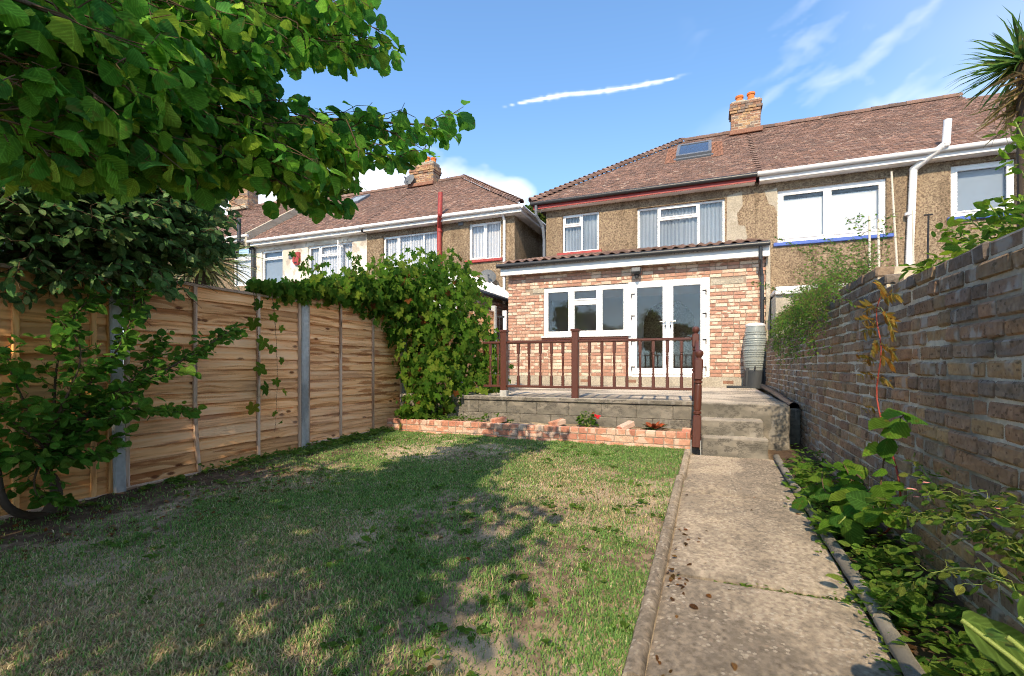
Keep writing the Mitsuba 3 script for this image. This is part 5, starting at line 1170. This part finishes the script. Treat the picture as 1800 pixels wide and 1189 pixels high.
# yellow leaved seedling in front of the wall
R = np.random.default_rng(149)
sm = thing('sumac_seedling', 'yellow leaved seedling with a red stem standing against the brick wall', 'plant')
s0, s1, s2 = np.array([.90, 3.42, ground_z(3.4)]), on_x(1541, 680, .90), on_x(1548, 520, .90)
stem = curve([s0, on_x(1556, 760, .90), s1, on_x(1549, 610, .9), on_x(1541, 565, .89), s2], 20); part(sm, 'stem', tube(stem, np.linspace(.0055, .0028, 20), 7), 'red_stem', smooth=True)
P, A, N, S, tw = [], [], [], [], []
for (px, py, qx, qy, dx) in ((1546, 570, 1508, 568, -.02), (1546, 580, 1515, 590, -.05), (1547, 550, 1578, 575, .03), (1547, 545, 1520, 548, -.06), (1545, 605, 1580, 635, -.03), (1546, 530, 1585, 520, .04), (1545, 640, 1505, 636, -.03), (1545, 632, 1572, 645, -.02), (1543, 665, 1510, 665, -.06), (1543, 668, 1568, 680, -.05), (1547, 540, 1575, 600, -.03), (1543, 720, 1517, 728, -.03), (1547, 525, 1550, 500, -.05), (1545, 600, 1530, 625, -.1)):
    a, b = on_x(px, py, .90), on_x(qx, qy, .90 + dx); l = curve([a, (a + b) / 2 + [0, 0, .025], b], 10); tw.append(l); tg = unit(b - a); hor = unit(np.cross(tg, [1, 0, 0.3]))
    m = 6 if py < 650 else 4
    for i in range(m):
        for sd in (-1, 1):
            p = l[2 + int(i * 7 / m)]; P.append(p); A.append(unit(hor * sd * .75 + tg * .5 + np.array([0, 0, -.45]) + .12 * R.normal(size=3))); N.append(unit(np.array([-.7, -.6, .5]) + .2 * R.normal(size=3))); S.append((.060 if py < 650 else .042) * (.7 + .45 * R.random()))
twigs(sm, tw, .0018, 'green_stem')
foliage(sm, LANCE, P, A, N, S, shades(len(P), [(.46, .27, .05), (.40, .20, .04), (.52, .34, .08), (.33, .25, .06)], R, .2), R, 'leaf', 300)
# big leaved sapling in the bed
R = np.random.default_rng(151)
sg = thing('mulberry_sapling', 'young sapling with broad light green leaves in the bed beside the path', 'sapling'); P, A, N, S = [], [], [], []
b0 = np.array([.80, 3.50, ground_z(3.5)])
stems = [[(.78, 3.5, .35), (1440, 850, .70), (1400, 815, .66)], [(.8, 3.5, .4), (1480, 860, .74), (1445, 830, .68)], [(.82, 3.45, .45), (1545, 870, .80), (1555, 800, .82), (1575, 745, .84), (1592, 728, .84)], [(.8, 3.4, .4), (1500, 880, .72), (1420, 880, .6)], [(.82, 3.4, .35), (1540, 900, .75), (1560, 880, .72)], [(.8, 3.5, .4), (1490, 830, .78), (1480, 815, .78)]]
for st_ in stems:
    l = curve([b0, np.array(st_[0])] + [on_x(*q_) for q_ in st_[1:]], 18); part(sg, 'stem', tube(l, np.linspace(.007, .003, 18), 6, False), 'twig' if R.random() < .5 else 'green_stem', smooth=True)
    for i in range(6, 18):
        for sd in ((-1, 1) if i % 2 else (1,)):
            tg = unit(l[min(i + 1, 17)] - l[i - 1]); hor = unit(np.cross(tg, [0, 0, 1])); P.append(l[i]); A.append(unit(tg * .35 + hor * sd * .8 + np.array([-.15, -.15, -.25]) + .35 * R.normal(size=3))); N.append(unit(np.array([-.2, -.25, 1.0]) + .35 * R.normal(size=3))); S.append(.105 * (.6 + .65 * R.random()))
foliage(sg, HAZ, P, A, N, S, shades(len(P), [(.18, .36, .045), (.13, .29, .04), (.24, .41, .05), (.11, .26, .05)], R, .18), R, 'leaf', 300)
# rose stems reaching in from the right
R = np.random.default_rng(157)
rs = thing('rose_bush', 'straggling rose with long green stems and small pink flowers beside the wall', 'rose'); sp = []
for pts in ([(.85, 1.2, .15), on_x(1900, 1000, .85), on_x(1790, 925, .84), on_x(1700, 915, .82), on_x(1600, 905, .80), on_x(1520, 900, .78)], [(.85, 1.3, .15), on_x(1880, 930, .88), on_x(1790, 890, .88), on_x(1720, 880, .88), on_x(1650, 868, .86)], [(.8, 1.5, .12), on_x(1700, 1000, .75), on_x(1620, 1020, .7), on_x(1560, 1075, .66)], [(.86, 1.3, .15), on_x(1830, 1000, .86), on_x(1780, 960, .86), on_x(1740, 960, .88)], [(.86, 1.6, .15), on_x(1760, 940, .9), on_x(1700, 905, .92), on_x(1640, 850, .92), on_x(1620, 820, .93)]):
    l = curve(pts, 26); part(rs, 'stem', tube(l, np.linspace(.006, .0025, 26), 6, False), 'green_stem', smooth=True); sp.append(spray(l, R, .11, .022, .036, .05, .08, .8, .5, bare=.35))
tw, P, A, N, S = join(sp); twigs(rs, tw, .0013, 'green_stem')
foliage(rs, OVAL, P, A, N, S, shades(len(P), [(.15, .27, .05), (.11, .21, .04), (.22, .32, .06), (.30, .34, .08)], R, .2), R, 'leaf', 200)
for (px, py, X, s) in ((1602, 862, .84, .020), (1628, 850, .88, .014), (1610, 875, .84, .014), (1752, 895, .86, .010)):
    c = on_x(px, py, X); ms = []
    for k in range(7):
        a = k * 2.4; t_ = unit(np.array([math.cos(a), math.sin(a), .5])); tp_, tf_ = ROUND[0]; X_ = unit(np.cross(t_, [0, 0, 1])); Z_ = np.cross(X_, t_); ms.append((c + s * (tp_[:, 0:1] * X_ + tp_[:, 1:2] * t_ + tp_[:, 2:3] * Z_), tf_))
    part(rs, 'flower', cat(ms), two(pr((.72, .30, .26), .6, .3)))
# large leaves right at the camera's feet
R = np.random.default_rng(163)
sq = thing('squash_plant', 'plant with very large soft leaves at the bottom right corner', 'plant'); P = []
for (px, py, d, s) in ((1690, 1090, 1.02, .14), (1790, 1085, .95, .15), (1770, 1120, .85, .12)):
    c = far(px, py, d); P.append(c); b = np.array([.85, 1.0, .05]); part(sq, 'stem', tube(curve([b, (b + c) / 2 + [.02, 0, .08], c], 10), .005, 6), 'green_stem', smooth=True)
foliage(sq, HAZ[:2], P, np.array([(1, -.2, -.05), (1, .2, -.2), (.8, .5, -.3)]), np.array([(-.3, -.5, 1.0)] * 3), [.135, .14, .11], shades(3, [(.15, .28, .06)], R, .1), R, 'leaf', 300)

# ---- weeds in the bed and on the lawn, dead leaves, grass
R = np.random.default_rng(167)
def weeds(name, lab, n, area, size, cols, tp, R, hi=.06, dens=None):
    k = thing(name, lab, 'weeds'); labels[k]['kind'] = 'stuff'; del labels[k]['category']
    P, A, N, S = [], [], [], []
    for i in range(n):
        x, y = R.uniform(area[0], area[1]), R.uniform(area[2], area[3])
        if dens and R.random() > dens(x, y): continue
        z = lawn_z(np.array(x), np.array(y)); m = R.integers(4, 11); s = size * (.5 + .9 * R.random()); h = hi * R.random() ** 1.5
        for j in range(m):
            a = j * 2.4 + R.random(); d = np.array([math.cos(a), math.sin(a), .25 + .5 * R.random()]); t_ = R.random()
            P.append((x + .015 * R.normal() + d[0] * s * .3, y + .015 * R.normal() + d[1] * s * .3, float(z) + h * t_ + .004)); A.append(d); N.append(np.array([0, 0, 1.0]) + .3 * R.normal(size=3)); S.append(s * (.6 + .6 * R.random()))
    V, Fc = put_leaves(tp, np.array(P), unit(np.array(A)), unit(np.array(N)), np.array(S), R); nv = V.shape[1]; c = shades(len(P), cols, R, .25)
    scene[k] = mikit.ply((V.reshape(-1, 3), (Fc[None] + (np.arange(len(P)) * nv)[:, None, None]).reshape(-1, 3)), 'leaf', uv=leaf_uvs(tp, c, R, nv).reshape(-1, 2), smooth=True)
G1 = [(.15, .30, .05), (.11, .24, .042), (.21, .36, .06), (.26, .39, .08)]
weeds('bed_weeds', 'low weeds scattered in the narrow bed between path edging and brick wall', 400, (.62, .97, .9, 5.4), .042, G1, OVAL, R, .24, lambda x, y: np.clip(1.15 - (y - .9) / 5.0, .12, 1))
weeds('bed_weeds', 'light green leafy weeds leaning over the path edging', 130, (.60, .84, 1.1, 4.6), .052, [(.22, .38, .06), (.17, .32, .05), (.28, .43, .08)], ROUND, R, .30, lambda x, y: .8)
weeds('bed_weeds', 'weeds spilling over the path edging near the camera', 150, (.52, .70, .9, 3.9), .034, G1, TINY, R, .12, lambda x, y: .7)
weeds('path_weeds', 'weeds rooted in the cracks of the path', 460, (-.02, .57, 2.455, 2.575), .024, G1 + [(.26, .27, .10)], TINY, R, .03, lambda x, y: .3 + .7 * (x > .05))
weeds('path_weeds', 'small plants along the left side of the path', 150, (-.19, -.11, 1.0, 5.3), .026, G1, OVAL, R, .04, lambda x, y: .55)
weeds('lawn_weeds', 'broad leaved weeds dotted over the lawn', 620, (-4.3, -.27, 1.0, 5.75), .032, G1, ROUND, R, .02, lambda x, y: np.clip(meshkit.fbm(np.array([x * 1.4, y * 1.4, 3.0]), 3, 4) * 3.4 - 1.25, 0.04, 1))
weeds('border_weeds', 'green weeds growing along the foot of the fence', 420, (-4.42, -4.05, 2.5, 6.3), .045, G1, ROUND, R, .07, lambda x, y: np.clip((x + 4.42) / -.4 + 1, .1, 1) * np.clip((y - 2.4) / 1.5, .15, 1))
weeds('planter_weeds', 'weeds growing in the soil of the brick planter', 90, (-4.2, -2.2, 5.93, 6.25), .05, G1, ROUND, R, .10, lambda x, y: np.clip((-2.3 - x), .1, 1))
for k in [k for k in scene if k == 'planter_weeds']: scene[k]['to_world'] = T().translate([0, 0, .16])
R = np.random.default_rng(173)
k = tag(key(None, 'fallen_leaves'), 'brown and rust coloured dead leaves lying on soil and path', None, None, 'stuff')
P = np.vstack([np.stack([R.uniform(-4.4, -3.0, 620), R.uniform(1.0, 3.6, 620)], 1), np.stack([-.14 + .03 * R.normal(size=70), R.uniform(1.2, 3.2, 70)], 1), np.stack([R.uniform(.62, .97, 260), R.uniform(1, 5.6, 260)], 1), np.stack([R.uniform(-4.2, .6, 130), R.uniform(.9, 5.6, 130)], 1)])
P = P[(meshkit.fbm(np.stack([P[:, 0] * 2, P[:, 1] * 2, P[:, 0] * 0], 1), 3, 8) > .40)]
z = np.where((P[:, 0] > -.19) & (P[:, 0] < .60), ground_z(P[:, 1]) + .018, lawn_z(P[:, 0], P[:, 1]) + .012); n = len(P); a = R.random(n) * 6.28
V, Fc = put_leaves(OVAL + ROUND, np.column_stack([P, z]), np.stack([np.cos(a), np.sin(a), .15 * R.normal(size=n)], 1), unit(np.array([0, 0, 1.0]) + .35 * R.normal(size=(n, 3))), .014 + .024 * R.random(n), R); nv = V.shape[1]
scene[k] = mikit.ply((V.reshape(-1, 3), (Fc[None] + (np.arange(n) * nv)[:, None, None]).reshape(-1, 3)), 'leaf', uv=leaf_uvs(OVAL, shades(n, [(.26, .12, .05), (.18, .10, .05), (.34, .20, .09), (.14, .09, .06), (.38, .14, .05)], R, .25), R, nv).reshape(-1, 2), smooth=True)
# grass: blades denser where they show larger
R = np.random.default_rng(179)
k = tag(key(None, 'grass'), 'short patchy lawn grass, partly dry and yellow', None, None, 'stuff')
n = 480000; yy_ = 0.72 + 5.06 * R.random(n) ** 1.25; xx_ = R.uniform(-4.4, -.255, n)
fn_ = lambda sx, sy, sd, o=4: meshkit.fbm(np.stack([xx_ * sx, yy_ * sy, xx_ * 0], 1), o, sd)
bald = np.clip((fn_(1.1, 1.1, 31) - .40) / .2, 0, 1) * .62 + .38 * np.clip((fn_(5, 5, 33, 3) - .38) / .25, 0, 1)
def spot(cx, cy, rx, ry): return np.exp(-(((xx_ - cx) / rx) ** 2 + ((yy_ - cy) / ry) ** 2) ** 2)
bare = np.clip(spot(-2.85, 4.7, .95, .55) + .8 * spot(-1.0, 3.15, .33, .2) + .7 * spot(-.75, 2.65, .25, .2) + .8 * spot(-2.2, 5.3, .5, .2) + 1.1 * np.clip((-3.25 - xx_ + .5 * (fn_(2, 2, 35, 3) - .5)) / .5, 0, 1) * np.clip((3.9 - yy_) / .8, 0, 1) + .55 * spot(-1.9, 1.6, .35, .2), 0, 1)
keep = R.random(n) < np.clip(.12 + .9 * bald, 0, 1) * (1 - .90 * bare)
xx_, yy_ = xx_[keep], yy_[keep]; n = len(xx_)
dryness = np.clip((fn_(.9, .9, 41) - .42) * 3.2 + .35 * (fn_(6, 6, 43, 3) - .5), 0, 1) * .75 + .15
dry = R.random(n) < np.clip(dryness * .78, 0, .82)
L = np.where(dry, .027, .026) * (.45 + .9 * R.random(n)) * (.75 + .7 * fn_(3, 3, 47, 3))
a = R.random(n) * 6.28; lean = np.where(dry, 1.3, .65) * (.3 + R.random(n)); D = np.stack([np.cos(a), np.sin(a)], 1); wdt = .0017 + .0013 * R.random(n) + .0006 * yy_ / 2
z = lawn_z(xx_, yy_) - .004; sx, sy = -D[:, 1] * wdt, D[:, 0] * wdt
h1, h2 = .55 * L / np.sqrt(1 + (lean * .5) ** 2), L / np.sqrt(1 + lean ** 2)
o1, o2 = (lean * .35 * .55 * L)[:, None] * D, (lean * L / np.sqrt(1 + lean ** 2))[:, None] * D
v = np.stack([np.stack([xx_ - sx, yy_ - sy, z], 1), np.stack([xx_ + sx, yy_ + sy, z], 1), np.stack([xx_ + o1[:, 0] - sx * .8, yy_ + o1[:, 1] - sy * .8, z + h1], 1), np.stack([xx_ + o1[:, 0] + sx * .8, yy_ + o1[:, 1] + sy * .8, z + h1], 1), np.stack([xx_ + o2[:, 0], yy_ + o2[:, 1], z + h2], 1)], 1)
f = np.array([[0, 1, 3], [0, 3, 2], [2, 3, 4]])
gcol = np.where(dry[:, None], shades(n, [(.52, .43, .25), (.44, .36, .21), (.58, .50, .31), (.36, .28, .165)], R, .2), shades(n, [(.16, .30, .085), (.13, .25, .075), (.19, .34, .09), (.25, .36, .115)], R, .22))
scene[k] = mikit.ply((v.reshape(-1, 3), (f[None] + (np.arange(n) * 5)[:, None, None]).reshape(-1, 3)), 'blade', uv=np.repeat(own(gcol), 5, 0), smooth=True)
# ---- planter flowers
R = np.random.default_rng(181)
ge = thing('geranium', 'leafy geranium with one red flower in the brick planter', 'flower'); c = np.array([-1.44, 6.10, .30])
part(ge, 'stem', cat([tube(curve([c, c + [.05 * math.cos(q_), .04 * math.sin(q_), .10], c + [.1 * math.cos(q_), .06 * math.sin(q_), .2]], 6), .004, 5) for q_ in np.arange(0, 6, .9)]), 'green_stem', smooth=True)
n = 95; v = unit(R.normal(size=(n, 3))); v[:, 2] = np.abs(v[:, 2]); P = c + [0, 0, .06] + v * [.12, .10, .17] * (.5 + .5 * R.random((n, 1)))
foliage(ge, ROUND, P, unit(v * [1, 1, .2] + [0, 0, -.1]), unit(v + [0, -.4, .6]), .05 * (.7 + .5 * R.random(n)), shades(n, [(.09, .21, .03), (.07, .17, .03), (.14, .27, .04)], R, .2), R, 'leaf', 95)
part(ge, 'flower', cat([(c + np.array([.135, -.06, .17]) + .018 * R.normal(size=3) + ROUND[0][0] * .035 @ np.linalg.qr(R.normal(size=(3, 3)))[0], ROUND[0][1]) for q_ in range(14)]), 'petal')
br = thing('croton_plant', 'dark leaved plant with rust red centre at the right of the planter', 'plant'); c = np.array([-.615, 6.05, .33])
n = 46; a = R.random(n) * 6.28; e = .15 + .9 * R.random(n); v = np.stack([np.cos(a), np.sin(a), e], 1)
red = e > .65; cl = np.where(red[:, None], shades(n, [(.40, .07, .03), (.30, .08, .04)], R, .2), shades(n, [(.035, .085, .03), (.05, .10, .03), (.08, .05, .03)], R, .2))
foliage(br, LANCE, c + .02 * v, v, np.array([[0, 0, 1.0]]) + .2 * R.normal(size=(n, 3)), .16 * (.6 + .5 * R.random(n)), cl, R, 'leaf_gloss', 46)
# ---- trees far behind the roofs
for (px, py, d, s, lab) in ((598, 338, 42, 1.9, 'distant tree top showing over the left roofs'), (938, 398, 30, 1.2, 'distant tree showing in the gap between the terraces')):
    R = np.random.default_rng(int(px)); t = thing('distant_tree', lab, 'tree'); c = far(px, py, d)
    part(t, 'trunk', tube([(c[0], c[1], 0), (c[0], c[1], c[2])], np.array([.3, .1]), 8), 'bark', smooth=True)
    n = 1500; v = unit(R.normal(size=(n, 3))); P = c + v * s * (.35 + .65 * R.random((n, 1)) ** .5) * (.7 + .6 * meshkit.noise(v * 2.5 + 3, 4)[:, None])
    foliage(t, ROUND, P, unit(R.normal(size=(n, 3))), unit(v + R.normal(size=(n, 3))), .22 + .15 * R.random(n), shades(n, [(.10, .16, .03), (.17, .21, .05), (.07, .12, .03)], R, .25), R, 'leaf', 0, mass='crown')
# ---- look-alikes share a group
tops = {}
for k, d in labels.items():
    if '__' not in k and 'category' in d: tops.setdefault(k.rstrip('0123456789').rstrip('_'), []).append(k)
for b, ks in tops.items():
    for k in ks if len(ks) > 1 else (): labels[k].setdefault('group', {'terraced_house': 'houses of the terraces behind', 'path_edging': 'edgings of the garden path', 'loose_brick': 'loose bricks on the planter', 'satellite_dish': 'satellite dishes on the left terrace', 'distant_tree': 'trees behind the roofs'}.get(b, b.replace('_', ' ') + 's'))
